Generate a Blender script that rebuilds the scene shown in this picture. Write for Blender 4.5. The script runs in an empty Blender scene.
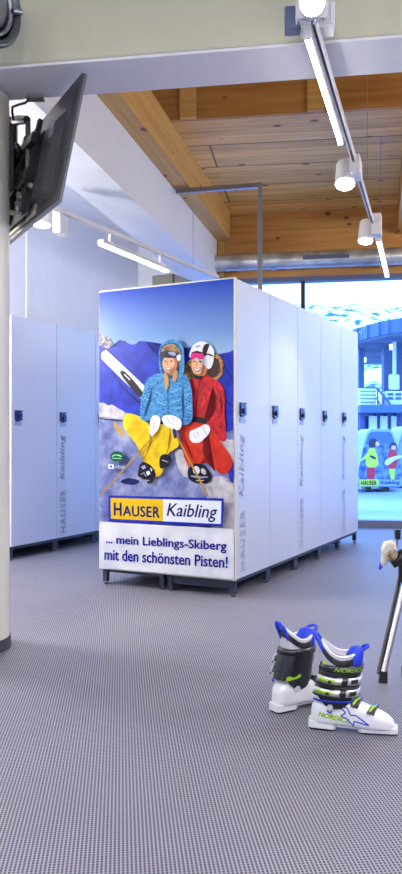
import bpy, bmesh, math, random
from mathutils import Vector, Matrix
random.seed(7)
sc = bpy.context.scene
col = sc.collection
F, CX, CY, EYE = 770.0, 201.0, 437.0, 1.0
PI = math.pi

# ------------------------------------------------------------------ camera
cd = bpy.data.cameras.new('camera'); cam = bpy.data.objects.new('camera', cd); col.objects.link(cam)
cd.sensor_fit = 'VERTICAL'; cd.sensor_height = 24.0; cd.lens = 24.0*F/874.0
cd.clip_start = .05; cd.clip_end = 3000
cam.location = (0, 0, EYE); cam.rotation_euler = (PI/2, 0, 0)
sc.camera = cam

def at(x, y, Y):
    return Vector(((x-CX)/F*Y, Y, EYE+(CY-y)/F*Y))

# ------------------------------------------------------------------ materials
def new_mat(name):
    m = bpy.data.materials.new(name); m.use_nodes = True
    nt = m.node_tree; b = nt.nodes['Principled BSDF']
    return m, nt, b
def srgb(r, g, b):
    f = lambda c: (c/255/12.92) if c/255 <= .04045 else ((c/255+.055)/1.055)**2.4
    return (f(r), f(g), f(b), 1)
def mat(name, rgb, rough=.5, metal=0, noise=.06, scale=12, bump=0, emis=None, estr=0, spec=.5, coat=0):
    m, nt, b = new_mat(name)
    c = srgb(*rgb)
    b.inputs['Roughness'].default_value = rough
    b.inputs['Metallic'].default_value = metal
    b.inputs['Specular IOR Level'].default_value = spec
    b.inputs['Coat Weight'].default_value = coat
    tc = nt.nodes.new('ShaderNodeTexCoord')
    n = nt.nodes.new('ShaderNodeTexNoise'); n.inputs['Scale'].default_value = scale; n.inputs['Detail'].default_value = 4
    nt.links.new(tc.outputs['Object'], n.inputs['Vector'])
    r = nt.nodes.new('ShaderNodeValToRGB')
    r.color_ramp.elements[0].position = .3; r.color_ramp.elements[1].position = .7
    r.color_ramp.elements[0].color = tuple(max(0, x*(1-noise)) for x in c[:3])+(1,)
    r.color_ramp.elements[1].color = tuple(min(1, x*(1+noise)) for x in c[:3])+(1,)
    nt.links.new(n.outputs['Fac'], r.inputs['Fac']); nt.links.new(r.outputs['Color'], b.inputs['Base Color'])
    if bump:
        bp = nt.nodes.new('ShaderNodeBump'); bp.inputs['Strength'].default_value = bump; bp.inputs['Distance'].default_value = .004
        nt.links.new(n.outputs['Fac'], bp.inputs['Height']); nt.links.new(bp.outputs['Normal'], b.inputs['Normal'])
    if emis:
        b.inputs['Emission Color'].default_value = srgb(*emis); b.inputs['Emission Strength'].default_value = estr
    return m
def patch_mat(name, c1, c2, scale, lo=.4, hi=.6, rough=.6, detail=6, stretch=(1,1,1), c3=None, dist=0):
    m, nt, b = new_mat(name)
    tc = nt.nodes.new('ShaderNodeTexCoord'); mp = nt.nodes.new('ShaderNodeMapping'); mp.inputs['Scale'].default_value = stretch
    n = nt.nodes.new('ShaderNodeTexNoise'); n.inputs['Scale'].default_value = scale; n.inputs['Detail'].default_value = detail
    n.inputs['Distortion'].default_value = dist
    r = nt.nodes.new('ShaderNodeValToRGB')
    r.color_ramp.elements[0].position = lo; r.color_ramp.elements[1].position = hi
    r.color_ramp.elements[0].color = srgb(*c1); r.color_ramp.elements[1].color = srgb(*c2)
    if c3:
        e = r.color_ramp.elements.new((lo+hi)/2); e.color = srgb(*c3)
    nt.links.new(tc.outputs['Object'], mp.inputs['Vector']); nt.links.new(mp.outputs['Vector'], n.inputs['Vector'])
    nt.links.new(n.outputs['Fac'], r.inputs['Fac']); nt.links.new(r.outputs['Color'], b.inputs['Base Color'])
    b.inputs['Roughness'].default_value = rough
    return m
def wood_mat(name, c1, c2, plank=.55, knots=True, sub=.18, rough=.55):
    m, nt, b = new_mat(name); L = nt.links; N = nt.nodes
    tc = N.new('ShaderNodeTexCoord')
    mp = N.new('ShaderNodeMapping'); mp.inputs['Scale'].default_value = (1.2, 22, 22)
    n = N.new('ShaderNodeTexNoise'); n.inputs['Scale'].default_value = 1.0; n.inputs['Detail'].default_value = 6; n.inputs['Distortion'].default_value = .6
    L.new(tc.outputs['Object'], mp.inputs['Vector']); L.new(mp.outputs['Vector'], n.inputs['Vector'])
    r = N.new('ShaderNodeValToRGB'); r.color_ramp.elements[0].position = .3; r.color_ramp.elements[1].position = .72
    r.color_ramp.elements[0].color = srgb(*c1); r.color_ramp.elements[1].color = srgb(*c2)
    L.new(n.outputs['Fac'], r.inputs['Fac'])
    # board to board tone
    br = N.new('ShaderNodeTexBrick'); br.inputs['Scale'].default_value = 1; br.offset = .37
    br.inputs['Brick Width'].default_value = 3.1; br.inputs['Row Height'].default_value = sub
    br.inputs['Mortar Size'].default_value = .0025; br.inputs['Bias'].default_value = 0
    br.inputs['Color1'].default_value = (.78, .76, .74, 1); br.inputs['Color2'].default_value = (1.06, 1.04, 1, 1); br.inputs['Mortar'].default_value = (.6, .52, .45, 1)
    L.new(tc.outputs['Object'], br.inputs['Vector'])
    mx = N.new('ShaderNodeMix'); mx.data_type = 'RGBA'; mx.blend_type = 'MULTIPLY'; mx.inputs[0].default_value = 1
    L.new(r.outputs['Color'], mx.inputs[6]); L.new(br.outputs['Color'], mx.inputs[7])
    out = mx.outputs[2]
    if plank:
        b2 = N.new('ShaderNodeTexBrick'); b2.inputs['Scale'].default_value = 1; b2.inputs['Brick Width'].default_value = 60; b2.inputs['Row Height'].default_value = plank
        b2.inputs['Mortar Size'].default_value = .009; b2.inputs['Color1'].default_value = (1, 1, 1, 1); b2.inputs['Color2'].default_value = (1, 1, 1, 1); b2.inputs['Mortar'].default_value = (.3, .22, .16, 1)
        L.new(tc.outputs['Object'], b2.inputs['Vector'])
        m2 = N.new('ShaderNodeMix'); m2.data_type = 'RGBA'; m2.blend_type = 'MULTIPLY'; m2.inputs[0].default_value = 1
        L.new(out, m2.inputs[6]); L.new(b2.outputs['Color'], m2.inputs[7]); out = m2.outputs[2]
    if knots:
        mk = N.new('ShaderNodeMapping'); mk.inputs['Scale'].default_value = (3.2, 5.5, 5.5)
        v = N.new('ShaderNodeTexVoronoi'); v.inputs['Scale'].default_value = 1.0
        L.new(tc.outputs['Object'], mk.inputs['Vector']); L.new(mk.outputs['Vector'], v.inputs['Vector'])
        kr = N.new('ShaderNodeValToRGB'); kr.color_ramp.elements[0].position = .08; kr.color_ramp.elements[1].position = .15
        kr.color_ramp.elements[0].color = (.25, .12, .06, 1); kr.color_ramp.elements[1].color = (1, 1, 1, 1)
        L.new(v.outputs['Distance'], kr.inputs['Fac'])
        m3 = N.new('ShaderNodeMix'); m3.data_type = 'RGBA'; m3.blend_type = 'MULTIPLY'; m3.inputs[0].default_value = 1
        L.new(out, m3.inputs[6]); L.new(kr.outputs['Color'], m3.inputs[7]); out = m3.outputs[2]
    L.new(out, b.inputs['Base Color']); b.inputs['Roughness'].default_value = rough
    return m

M = {}
M['white'] = mat('white_paint', (226, 229, 238), .6, noise=.02)
M['soffit'] = mat('soffit_paint', (230, 230, 236), .6, noise=.02)
M['cream'] = mat('cream_paint', (198, 197, 173), .55, noise=.02)
M['column'] = mat('column_paint', (214, 212, 204), .35, noise=.02, scale=4)
M['locker'] = mat('locker_laminate', (198, 204, 224), .32, noise=.015, scale=3)
M['locker_side'] = mat('locker_carcass', (205, 206, 212), .4, noise=.02)
M['edge'] = mat('beige_edge', (214, 211, 196), .5, noise=.02)
M['dark_steel'] = mat('dark_steel', (52, 56, 76), .4, .3, noise=.05)
M['black'] = mat('black_plastic', (20, 20, 26), .35, noise=.1)
M['black_matte'] = mat('black_rubber', (22, 22, 28), .8, noise=.1)
M['lock_blue'] = mat('lock_blue_plastic', (22, 30, 96), .25, noise=.15, scale=60)
M['lock_plate'] = mat('lock_plate', (150, 165, 205), .35, .3, noise=.05)
M['letter'] = mat('grey_lettering', (156, 160, 184), .5, noise=.02)
M['letter_faint'] = mat('faint_lettering', (190, 195, 215), .5, noise=.02)
M['steel'] = mat('brushed_steel', (150, 152, 165), .32, .85, noise=.05, scale=40)
M['duct_dark'] = mat('duct_flange_metal', (96, 102, 108), .35, .7, noise=.1)
M['chrome'] = mat('chrome', (165, 167, 173), .33, 1, noise=.02)
M['galv'] = patch_mat('galvanised_duct', (170,174,182), (222,226,232), 5, .35, .65, .3)
M['galv'].node_tree.nodes['Principled BSDF'].inputs['Metallic'].default_value = .7
M['frame_blue'] = mat('window_frame_grey', (88, 98, 128), .4, .2, noise=.03)
M['sill'] = mat('window_sill_grey', (120, 126, 150), .4, noise=.03)
M['mullion'] = mat('mullion_dark', (30, 34, 66), .4, noise=.03)
M['lampwhite'] = mat('lamp_white', (216, 216, 222), .4, noise=.02)
M['tube'] = mat('lamp_tube', (255, 255, 255), .4, emis=(255, 252, 240), estr=22)
M['disc'] = mat('lamp_disc', (255, 255, 255), .4, emis=(255, 255, 250), estr=18)
M['grey_panel'] = mat('grey_box_side', (128, 124, 122), .5, noise=.03)
M['tv_back'] = mat('tv_back_grey', (52, 52, 58), .45, noise=.08)
M['tv_edge'] = mat('tv_silver_edge', (110, 112, 122), .4, .3, noise=.03)
M['tv_screen'] = mat('tv_screen_glass', (8, 8, 12), .08, noise=.02)
M['beige_plastic'] = patch_mat('beige_plastic', (120, 116, 98), (190, 186, 160), 14, .4, .6, .5)
M['base_dark'] = mat('column_base_dark', (62, 60, 74), .6, noise=.08)
M['wood'] = wood_mat('ceiling_wood', (214, 164, 88), (248, 210, 140))
M['beam'] = wood_mat('beam_wood', (200, 154, 84), (228, 186, 116), plank=0, sub=.16)
M['beam_side'] = wood_mat('fascia_wood', (204, 150, 78), (238, 190, 118), plank=0, sub=.24)

def floor_mat():
    m, nt, b = new_mat('woven_dotted_carpet'); L = nt.links; N = nt.nodes
    tc = N.new('ShaderNodeTexCoord'); mp = N.new('ShaderNodeMapping')
    mp.inputs['Rotation'].default_value = (0, 0, math.radians(-6.4)); mp.inputs['Scale'].default_value = (1/.0100, 1/.0108, 1)
    L.new(tc.outputs['Object'], mp.inputs['Vector'])
    sep = N.new('ShaderNodeSeparateXYZ'); L.new(mp.outputs['Vector'], sep.inputs[0])
    def frac_dist(sock):
        fr = N.new('ShaderNodeMath'); fr.operation = 'FRACT'; L.new(sock, fr.inputs[0])
        s = N.new('ShaderNodeMath'); s.operation = 'SUBTRACT'; L.new(fr.outputs[0], s.inputs[0]); s.inputs[1].default_value = .5
        a = N.new('ShaderNodeMath'); a.operation = 'ABSOLUTE'; L.new(s.outputs[0], a.inputs[0]); return a.outputs[0]
    dx, dy = frac_dist(sep.outputs[0]), frac_dist(sep.outputs[1])
    def sm(sock, lo, hi):
        r = N.new('ShaderNodeMapRange'); r.interpolation_type = 'SMOOTHSTEP'; L.new(sock, r.inputs[0])
        r.inputs[1].default_value = lo; r.inputs[2].default_value = hi; r.inputs[3].default_value = 1; r.inputs[4].default_value = 0; return r.outputs[0]
    mu = N.new('ShaderNodeMath'); mu.operation = 'MULTIPLY'; L.new(sm(dx, .22, .34), mu.inputs[0]); L.new(sm(dy, .26, .38), mu.inputs[1])
    # the channel between warp threads
    ch = N.new('ShaderNodeMath'); ch.operation = 'MULTIPLY'; L.new(sm(dx, .18, .36), ch.inputs[0]); ch.inputs[1].default_value = .22
    mxx = N.new('ShaderNodeMath'); mxx.operation = 'MAXIMUM'; L.new(mu.outputs[0], mxx.inputs[0]); L.new(ch.outputs[0], mxx.inputs[1])
    n = N.new('ShaderNodeTexNoise'); n.inputs['Scale'].default_value = 1.6; n.inputs['Detail'].default_value = 3; L.new(tc.outputs['Object'], n.inputs['Vector'])
    r = N.new('ShaderNodeValToRGB'); r.color_ramp.elements[0].color = srgb(134, 133, 149); r.color_ramp.elements[1].color = srgb(154, 152, 168)
    L.new(n.outputs['Fac'], r.inputs['Fac'])
    mx = N.new('ShaderNodeMix'); mx.data_type = 'RGBA'; L.new(mxx.outputs[0], mx.inputs[0]); L.new(r.outputs['Color'], mx.inputs[6]); mx.inputs[7].default_value = srgb(16, 14, 44)
    L.new(mx.outputs[2], b.inputs['Base Color']); b.inputs['Roughness'].default_value = .5; b.inputs['Specular IOR Level'].default_value = .32
    return m
M['floor'] = floor_mat()

def glass_mat():
    m = bpy.data.materials.new('window_glass'); m.use_nodes = True; nt = m.node_tree; nt.nodes.clear()
    o = nt.nodes.new('ShaderNodeOutputMaterial'); t = nt.nodes.new('ShaderNodeBsdfTransparent'); g = nt.nodes.new('ShaderNodeBsdfGlossy')
    t.inputs[0].default_value = (.86, .95, 1, 1); g.inputs['Roughness'].default_value = .02
    fr = nt.nodes.new('ShaderNodeFresnel'); fr.inputs[0].default_value = 1.12
    mx = nt.nodes.new('ShaderNodeMixShader'); nt.links.new(fr.outputs[0], mx.inputs[0]); nt.links.new(t.outputs[0], mx.inputs[1]); nt.links.new(g.outputs[0], mx.inputs[2]); nt.links.new(mx.outputs[0], o.inputs[0])
    return m
M['glass'] = glass_mat()

# ------------------------------------------------------------------ mesh helpers
class MB:
    def __init__(s): s.v = []; s.f = []; s.mi = []; s.mats = []; s.sm = []
    def m(s, k):
        if k not in s.mats: s.mats.append(k)
        return s.mats.index(k)
    def add(s, vs, fs, k, smooth=False):
        b = len(s.v); s.v += [tuple(v) for v in vs]; i = s.m(k)
        for f in fs: s.f.append([b+j for j in f]); s.mi.append(i); s.sm.append(smooth)
        return s
    def box(s, a, b, k, mtx=None):
        (x0, y0, z0), (x1, y1, z1) = a, b
        vs = [Vector(p) for p in ((x0,y0,z0),(x1,y0,z0),(x1,y1,z0),(x0,y1,z0),(x0,y0,z1),(x1,y0,z1),(x1,y1,z1),(x0,y1,z1))]
        if mtx: vs = [mtx @ v for v in vs]
        return s.add(vs, [(0,3,2,1),(4,5,6,7),(0,1,5,4),(1,2,6,5),(2,3,7,6),(3,0,4,7)], k)
    def prism(s, pts, z0, z1, k):      # plan polygon extruded vertically
        n = len(pts)
        vs = [(p[0], p[1], z0) for p in pts]+[(p[0], p[1], z1) for p in pts]
        return s.add(vs, [tuple(range(n))[::-1], tuple(range(n, 2*n))]+[(i, (i+1) % n, n+(i+1) % n, n+i) for i in range(n)], k)
    def tube(s, pts, r, k, n=12, caps=True):
        pts = [Vector(p) for p in pts]; rs = r if isinstance(r, (list, tuple)) else [r]*len(pts)
        rings = []; up = None
        for i, p in enumerate(pts):
            d = (pts[min(i+1, len(pts)-1)]-pts[max(i-1, 0)]).normalized()
            if up is None: up = Vector((0,0,1)) if abs(d.z) < .9 else Vector((1,0,0))
            a = d.cross(up).normalized(); bb = a.cross(d).normalized(); up = bb
            rings.append([p+a*math.cos(2*PI*j/n)*rs[i]+bb*math.sin(2*PI*j/n)*rs[i] for j in range(n)])
        return s.loft(rings, k, caps)
    def loft(s, rings, k, caps=True, closed=True, smooth=True):
        n = len(rings[0]); vs = [p for r in rings for p in r]; fs = []
        for i in range(len(rings)-1):
            for j in range(n if closed else n-1):
                fs.append((i*n+j, i*n+(j+1) % n, (i+1)*n+(j+1) % n, (i+1)*n+j))
        s.add(vs, fs, k, smooth)
        if caps:
            s.add(rings[0], [tuple(range(n))[::-1]], k); s.add(rings[-1], [tuple(range(n))], k)
        return s
    def build(s, name, parent=None, bevel=0, mtx=None, sub=0):
        me = bpy.data.meshes.new(name)
        vs = [tuple(mtx @ Vector(v)) for v in s.v] if mtx else s.v
        me.from_pydata(vs, [], s.f)
        for k in s.mats: me.materials.append(M[k])
        for p, i, sm in zip(me.polygons, s.mi, s.sm): p.material_index = i; p.use_smooth = sm
        me.update()
        bm = bmesh.new(); bm.from_mesh(me); bmesh.ops.recalc_face_normals(bm, faces=bm.faces); bm.to_mesh(me); bm.free()
        o = bpy.data.objects.new(name, me); col.objects.link(o)
        if parent: o.parent = parent
        if bevel:
            b = o.modifiers.new('bevel', 'BEVEL'); b.width = bevel; b.segments = 2; b.limit_method = 'ANGLE'
        if sub:
            b = o.modifiers.new('sub', 'SUBSURF'); b.levels = sub; b.render_levels = sub
        return o
def tag(o, label, cat, group=None, kind=None):
    if label: o['label'] = label
    if cat: o['category'] = cat
    if group: o['group'] = group
    if kind: o['kind'] = kind
    return o
def thing(name, label, cat, loc=(0,0,0), rz=0, group=None):
    o = bpy.data.objects.new(name, None); col.objects.link(o); o.location = loc; o.rotation_euler = (0,0,rz); o.empty_display_size = .1
    return tag(o, label, cat, group)
def struct(o): o['kind'] = 'structure'; return o
def copy_tree(o, parent=None):
    c = o.copy(); col.objects.link(c); c.parent = parent
    for ch in [x for x in col.objects if x.parent == o]: copy_tree(ch, c)
    return c

def text_mesh(body, bold=0.0, shear=0.0, spacing=1.0, small_caps=False, depth=0):
    """flat outline of a line of text in 2D -> (verts, faces) normalised to its bounding box"""
    cu = bpy.data.curves.new('t', 'FONT'); cu.body = body; cu.shear = shear; cu.space_character = spacing
    cu.resolution_u = 3; cu.extrude = depth
    o = bpy.data.objects.new('t', cu); col.objects.link(o)
    dg = bpy.context.evaluated_depsgraph_get(); me = bpy.data.meshes.new_from_object(o.evaluated_get(dg))
    vs = [v.co.copy() for v in me.vertices]; fs = [tuple(p.vertices) for p in me.polygons]
    if bold:      # heavier strokes: the outline set down five times, a hair apart
        n = len(vs); base, bf = list(vs), list(fs)
        for k, (dx, dy) in enumerate(((1,0),(-1,0),(0,.7),(0,-.7))):
            vs += [Vector((v.x+dx*bold, v.y+dy*bold, 0)) for v in base]; fs += [tuple(i+n*(k+1) for i in f) for f in bf]
    bpy.data.objects.remove(o); bpy.data.curves.remove(cu); bpy.data.meshes.remove(me)
    x0 = min(v.x for v in vs); x1 = max(v.x for v in vs); y0 = min(v.y for v in vs); y1 = max(v.y for v in vs)
    return [((v.x-x0)/(x1-x0), (v.y-y0)/(y1-y0)) for v in vs], fs

# ------------------------------------------------------------------ frames
ANG_U = math.radians(26.8)
U = Vector((math.sin(ANG_U), math.cos(ANG_U), 0)); W = Vector((-U.y, U.x, 0))
RZU = math.atan2(U.y, U.x)
C0 = Vector((.211, 4.78, 0))

def dirv(deg): return Vector((math.cos(math.radians(deg)), -math.sin(math.radians(deg)), 0))

# ------------------------------------------------------------------ room shell
def wx(X): return 8.6-.176*(X-1.77)          # window wall line
fl = MB().box((-7, -4, -.12), (7, 12.5, 0), 'floor')
# trim the floor to the window line by building it as a polygon
fl = MB().prism([(-7,-4), (7,-4), (7,wx(7)+.06), (-7,wx(-7)+.06)], -.12, 0, 'floor')
struct(fl.build('floor'))

# left wall, parallel to the lockers
LW = Vector((-1.544, 6.2, 0))+W*.56
t0 = (LW-U*11.0); t1 = LW+U*2.95
def slab(p, q, th, z0, z1, k):
    d = (q-p).normalized(); nrm = Vector((-d.y, d.x, 0))*th
    return MB().prism([(p.x,p.y), (q.x,q.y), (q.x+nrm.x,q.y+nrm.y), (p.x+nrm.x,p.y+nrm.y)], z0, z1, k)
struct(slab(t0, t1, .15, 0, 4.3, 'white').build('wall_left'))
# joint strip on left wall
sp = LW+U*.875-W*.014
struct(slab(sp, sp+U*.035, .012, 1.99, 3.29, 'soffit').build('trim_1'))
struct(slab(Vector((5.2,-4,0)), Vector((5.2,8.0,0)), -.15, 0, 4.3, 'white').build('wall_right'))
struct(MB().box((-7,-4.15,0), (7,-4,4.3), 'white').build('wall_back'))
# window wall: solid left part, lintel
def wall_seg(x0, x1, z0, z1, k, off=0, th=.2):
    p = (x0, wx(x0)+off); q = (x1, wx(x1)+off)
    return MB().prism([p, q, (q[0]+.03, q[1]+th), (p[0]+.03, p[1]+th)], z0, z1, k)
ANGW = math.atan(-.176)
struct(wall_seg(-.95, .17, 2.81, 4.3, 'white').build('wall_front'))
struct(wall_seg(-.95, -.15, 0, 2.81, 'white').build('wall_front'))
def obj_rot(mb, name, loc, rz):
    o = mb.build(name); o.location = loc; o.rotation_euler = (0, 0, rz); return o
# lintel beam over the window (wood) in own local frame so that the grain runs along it
lin = MB().box((0, 0, 2.81), (5.3, .22, 3.62), 'beam_side')
lo = obj_rot(lin, 'trim_2', (.0, wx(0)-.02, 0), ANGW); struct(lo)
# board at left end of the lintel
bd = MB().box((.0, -.03, 2.5), (.07, 0, 3.24), 'beam'); struct(obj_rot(bd, 'trim_3', (.195, wx(.195)-.025, 0), ANGW))

# window: frame + mullions + glass
win = thing('window_1', None, None); win['kind'] = 'structure'
fr = MB()
RW = Matrix.Translation((0, wx(0), 0)) @ Matrix.Rotation(ANGW, 4, 'Z')
fr.box((-.15, -.03, 2.755), (5.3, .10, 2.81), 'frame_blue', RW)
fr.box((-.15, -.05, 0), (5.3, .10, .075), 'sill', RW)
fr.build('window_frame', win)
def px_to_s(px):   # local coordinate along the window wall seen at pixel column px
    k = (px-CX)/F; X = k*(8.6+.176*1.77)/(1+.176*k); return X/math.cos(ANGW)
s1 = px_to_s(303)
edges = [-.15, s1, s1+1.9, s1+3.6, 5.28]
for e in edges[1:4]:
    MB().box((e-.022, -.05, .07), (e+.022, .08, 2.76), 'mullion', RW).build('mullion', win)
for a, b in zip(edges[:-1], edges[1:]):
    MB().box((a+.022, .02, .075), (b-.022, .028, 2.755), 'glass', RW).build('glass_pane', win)

# ceilings
ROT8 = -math.radians(8)
cl = MB().box((-2.6, 0, 0), (6.5, 3.4, .12), 'wood')
up0 = Vector((at(200, 121.5, 6.19).x, 6.19, 3.55))
o = obj_rot(cl, 'ceiling', (0, 6.19, 3.55), ROT8); struct(o)
# raised bay: upstand and its ceiling
us = MB().box((-2.6, -.0, 0), (6.5, .1, .62), 'beam_side'); us = obj_rot(us, 'trim_4', (0, 6.17, 3.551), ROT8); struct(us)
st = MB(); 
for px in (188.5, 313, 438):
    c = at(px, 110, 6.19); s = c.x/math.cos(ROT8)
    st.box((s-.065, -.035, .0), (s+.065, 0, .62), 'beam')
struct(obj_rot(st, 'trim_5', (0, 6.168, 3.552), ROT8))
struct(MB().box((-4.5, 3.2, 4.17), (6, 6.9, 4.29), 'beam_side').build('ceiling_2') if False else obj_rot(MB().box((-3.2, -3.1, 0), (6.2, .1, .1), 'wood'), 'ceiling_2', (0, 6.2, 4.17), ROT8))
# white clad beam and timber beam on its right top side (13 degrees)
BD = Vector((.2236, .9747, 0)); BN = Vector((.9747, -.2236, 0))
def beam(p0, p1, w, z0, z1, k, name):
    L_ = (p1-p0).length; mb = MB().box((0, -w, z0), (L_, 0, z1), k)
    o = mb.build(name); o.location = (p0.x, p0.y, 0); o.rotation_euler = (0, 0, math.atan2(BD.y, BD.x)); return struct(o)
A0 = Vector((-.682, 5.0, 0)); 
Ast = A0-BD*1.42; Aen = A0+BD*3.86
wb = MB().box((0, 0, 2.78), ((Aen-Ast).length, .35, 3.34), 'white'); wb = wb.build('trim_6'); wb.location = (Ast.x, Ast.y, 0); wb.rotation_euler = (0,0,math.atan2(BD.y, BD.x)); struct(wb)
beam(Ast+Vector((0,0,0)), Aen, .15, 3.23, 3.56, 'beam', 'trim_7')
wb2 = MB().box((0, 0.02, 3.34), ((Aen-Ast).length, .35, 4.2), 'white').build('trim_8'); wb2.location = (Ast.x, Ast.y, 0); wb2.rotation_euler = (0,0,math.atan2(BD.y, BD.x)); struct(wb2)
R0 = Vector((2.17, 8.52, 0)); beam(R0-BD*3.2, R0, .17, 3.24, 3.56, 'beam', 'trim_9')
# left ceiling over the locker row
lc = MB().prism([(-6, 3.0), (-.9, 3.4), (.1, 8.9), (-1.4, 9.4), (-6, 8)], 3.30, 3.42, 'white'); struct(lc.build('ceiling_3'))
# bulkhead in front: cream face, pale soffit
bk = MB(); B9 = math.radians(-9)
bk.box((-6, 0, 0), (6, .30, 1.68), 'cream')
# soffit as thin separate plaster board just below
bko = bk.build('trim_10', bevel=.012); bko.location = (0, 3.246, 2.632); bko.rotation_euler = (0,0,B9); struct(bko)
so = MB().box((-6, .004, 0), (6, .31, .012), 'soffit').build('trim_11'); so.location = (0, 3.246, 2.62); so.rotation_euler = (0,0,B9); struct(so)
struct(MB().prism([(-7,-4), (7,-4), (7,2.4), (-7,4.5)], 3.3, 3.42, 'white').build('ceiling_4'))

# column
cc = Vector((-1.114, 3.652, 0)); R = .2
def ring(c, r, z, n=48): return [(c.x+r*math.cos(2*PI*i/n), c.y+r*math.sin(2*PI*i/n), z) for i in range(n)]
co = thing('round_column', 'thick round off-white column at the left edge under the bulkhead', 'column', cc)
z0 = Vector((0,0,0))
MB().loft([ring(z0,R,.055), ring(z0,R,2.61)], 'column').build('shaft', co)
MB().loft([ring(z0,R+.006,0), ring(z0,R+.006,.055)], 'base_dark').build('base_band', co)

# ------------------------------------------------------------------ lockers
ZB, ZT = .109, 1.989
LWID, DEP = .563, .492
def make_locker(width, name='ski_locker', apron=True):
    t = thing(name, None, 'locker')
    b = MB().box((0, .02, ZB), (width, DEP, ZT), 'locker_side'); b.build('body', t, .002)
    d = MB().box((.003, 0, ZB+.002), (width-.003, .019, ZT-.002), 'locker').build('door', t, .0015)
    k = MB()
    pts = [(.066,1.218), (.150,1.218), (.150,1.137), (.134,1.137), (.112,1.126), (.090,1.126), (.066,1.14)]
    n = len(pts); k.add([(x, -.014, z) for x, z in pts]+[(x, 0, z) for x, z in pts], [tuple(range(n)), tuple(range(n,2*n))[::-1]]+[(i,(i+1)%n,n+(i+1)%n,n+i) for i in range(n)], 'lock_blue')
    k.tube([(.108,-.014,1.165), (.108,-.026,1.165)], .017, 'lock_blue', 14)
    k.box((.130,-.0155,1.196), (.142,-.014,1.206), 'lock_plate')
    SH = Matrix.Translation((-.024, 0, 0))
    lk = k.build('lock', d, .001, mtx=SH)
    MB().box((.044, -.006, 1.093), (.126, 0, 1.125), 'lock_plate').build('lock_plate', lk)
    f = MB()
    f.box((0, .012, ZB-.024), (width, .042, ZB), 'dark_steel'); f.box((0, DEP-.03, ZB-.024), (width, DEP, ZB), 'dark_steel')
    f.box((0, .012, ZB-.024), (.03, DEP, ZB), 'dark_steel'); f.box((width-.03, .012, ZB-.024), (width, DEP, ZB), 'dark_steel')
    if apron: f.box((.012, .04, ZB-.062), (.02, DEP-.02, ZB-.02), 'dark_steel')
    f.build('base_frame', t, .0015)
    for x in (.018, width-.018):
        for y in (.03, DEP-.018):
            g = MB().box((x-.016, y-.016, .018), (x+.016, y+.016, ZB-.02), 'dark_steel'); g.tube([(x,y,0), (x,y,.008)], .014, 'dark_steel', 12); g.tube([(x,y,.008), (x,y,.02)], .006, 'steel', 8)
            g.build('foot', t)
    return t
def lettering(t, k):
    mb = MB()
    v, f = text_mesh('HAUSER', .02, 0, 1.25)
    x0, x1 = .036, .136
    mb.add([(x0+(x1-x0)*(1-b)*.86+.012, -.0012, .15+a*.385) for a, b in v], f, k)
    d = [c for c in col.objects if c.parent == t and c.name.startswith('door')][0]
    mb.build('lettering', d)['label'] = 'grey vertical capitals'; mb = MB()
    v, f = text_mesh('Kaibling', .012, .28, 1.1)
    mb.add([(x0+(x1-x0)*(1-b), -.0012, .62+a*.40) for a, b in v], f, k)
    d = [c for c in col.objects if c.parent == t and c.name.startswith('door')][0]
    o = mb.build('lettering', d); o['label'] = 'grey vertical lettering'
    return o
def on_row(p0, s): q = p0+U*s; return (q.x, q.y, 0)
P_THK = .024
lk0 = make_locker(LWID); lk0.location = on_row(C0, P_THK); lk0.rotation_euler = (0,0,RZU)
proto = lk0
lab = ['white ski locker right behind the advert panel, first and nearest in the right-hand row',
       'white ski locker second from the advert panel in the right-hand row',
       'white ski locker in the middle of the right-hand row of five',
       'white ski locker next to last, towards the window, in the right-hand row',
       'white ski locker at the far window end of the right-hand row']
row = [lk0]+[copy_tree(proto) for i in range(4)]
for i, t in enumerate(row):
    t.location = on_row(C0, P_THK+i*LWID); tag(t, lab[i], 'locker', 'ski lockers of the right-hand row')
for i in (0, 2, 4): lettering(row[i], 'letter_faint')
# lockers on the other side of the block
lab2 = ['ski locker just behind the left half of the advert panel, backing the right-hand row',
        'second ski locker behind the advert panel on the far side of the block', 'middle ski locker on the far side of the block',
        'fourth ski locker behind the advert panel on the far side of the block', 'ski locker on the far side of the block at the window end']
for i in range(5):
    t = copy_tree(proto)
    q = C0+U*(P_THK+(i+1)*LWID)+W*1.013
    t.location = (q.x, q.y, 0); t.rotation_euler = (0,0,RZU+PI)
    tag(t, lab2[i], 'locker', 'ski lockers on the far side of the block')
    for d in [c for c in col.objects if c.parent == t and c.name.startswith('door')]:
        for l in [c for c in col.objects if c.parent == d and c.name.startswith('lettering')]: bpy.data.objects.remove(l)
# left bank by the wall
L0 = Vector((-1.544, 6.2, 0))
wl = make_locker(.597); 
lw = [wl, copy_tree(wl), copy_tree(wl)]
lab3 = ['white ski locker against the left wall beside the round column',
        'white ski locker with grey vertical lettering against the left wall',
        'white ski locker against the left wall, mostly hidden behind the advert panel']
for i, t in enumerate(lw):
    t.location = on_row(L0, .022+i*.597); t.rotation_euler = (0,0,RZU); tag(t, lab3[i], 'locker', 'ski lockers along the left wall')
lettering(lw[1], 'letter')

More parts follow.
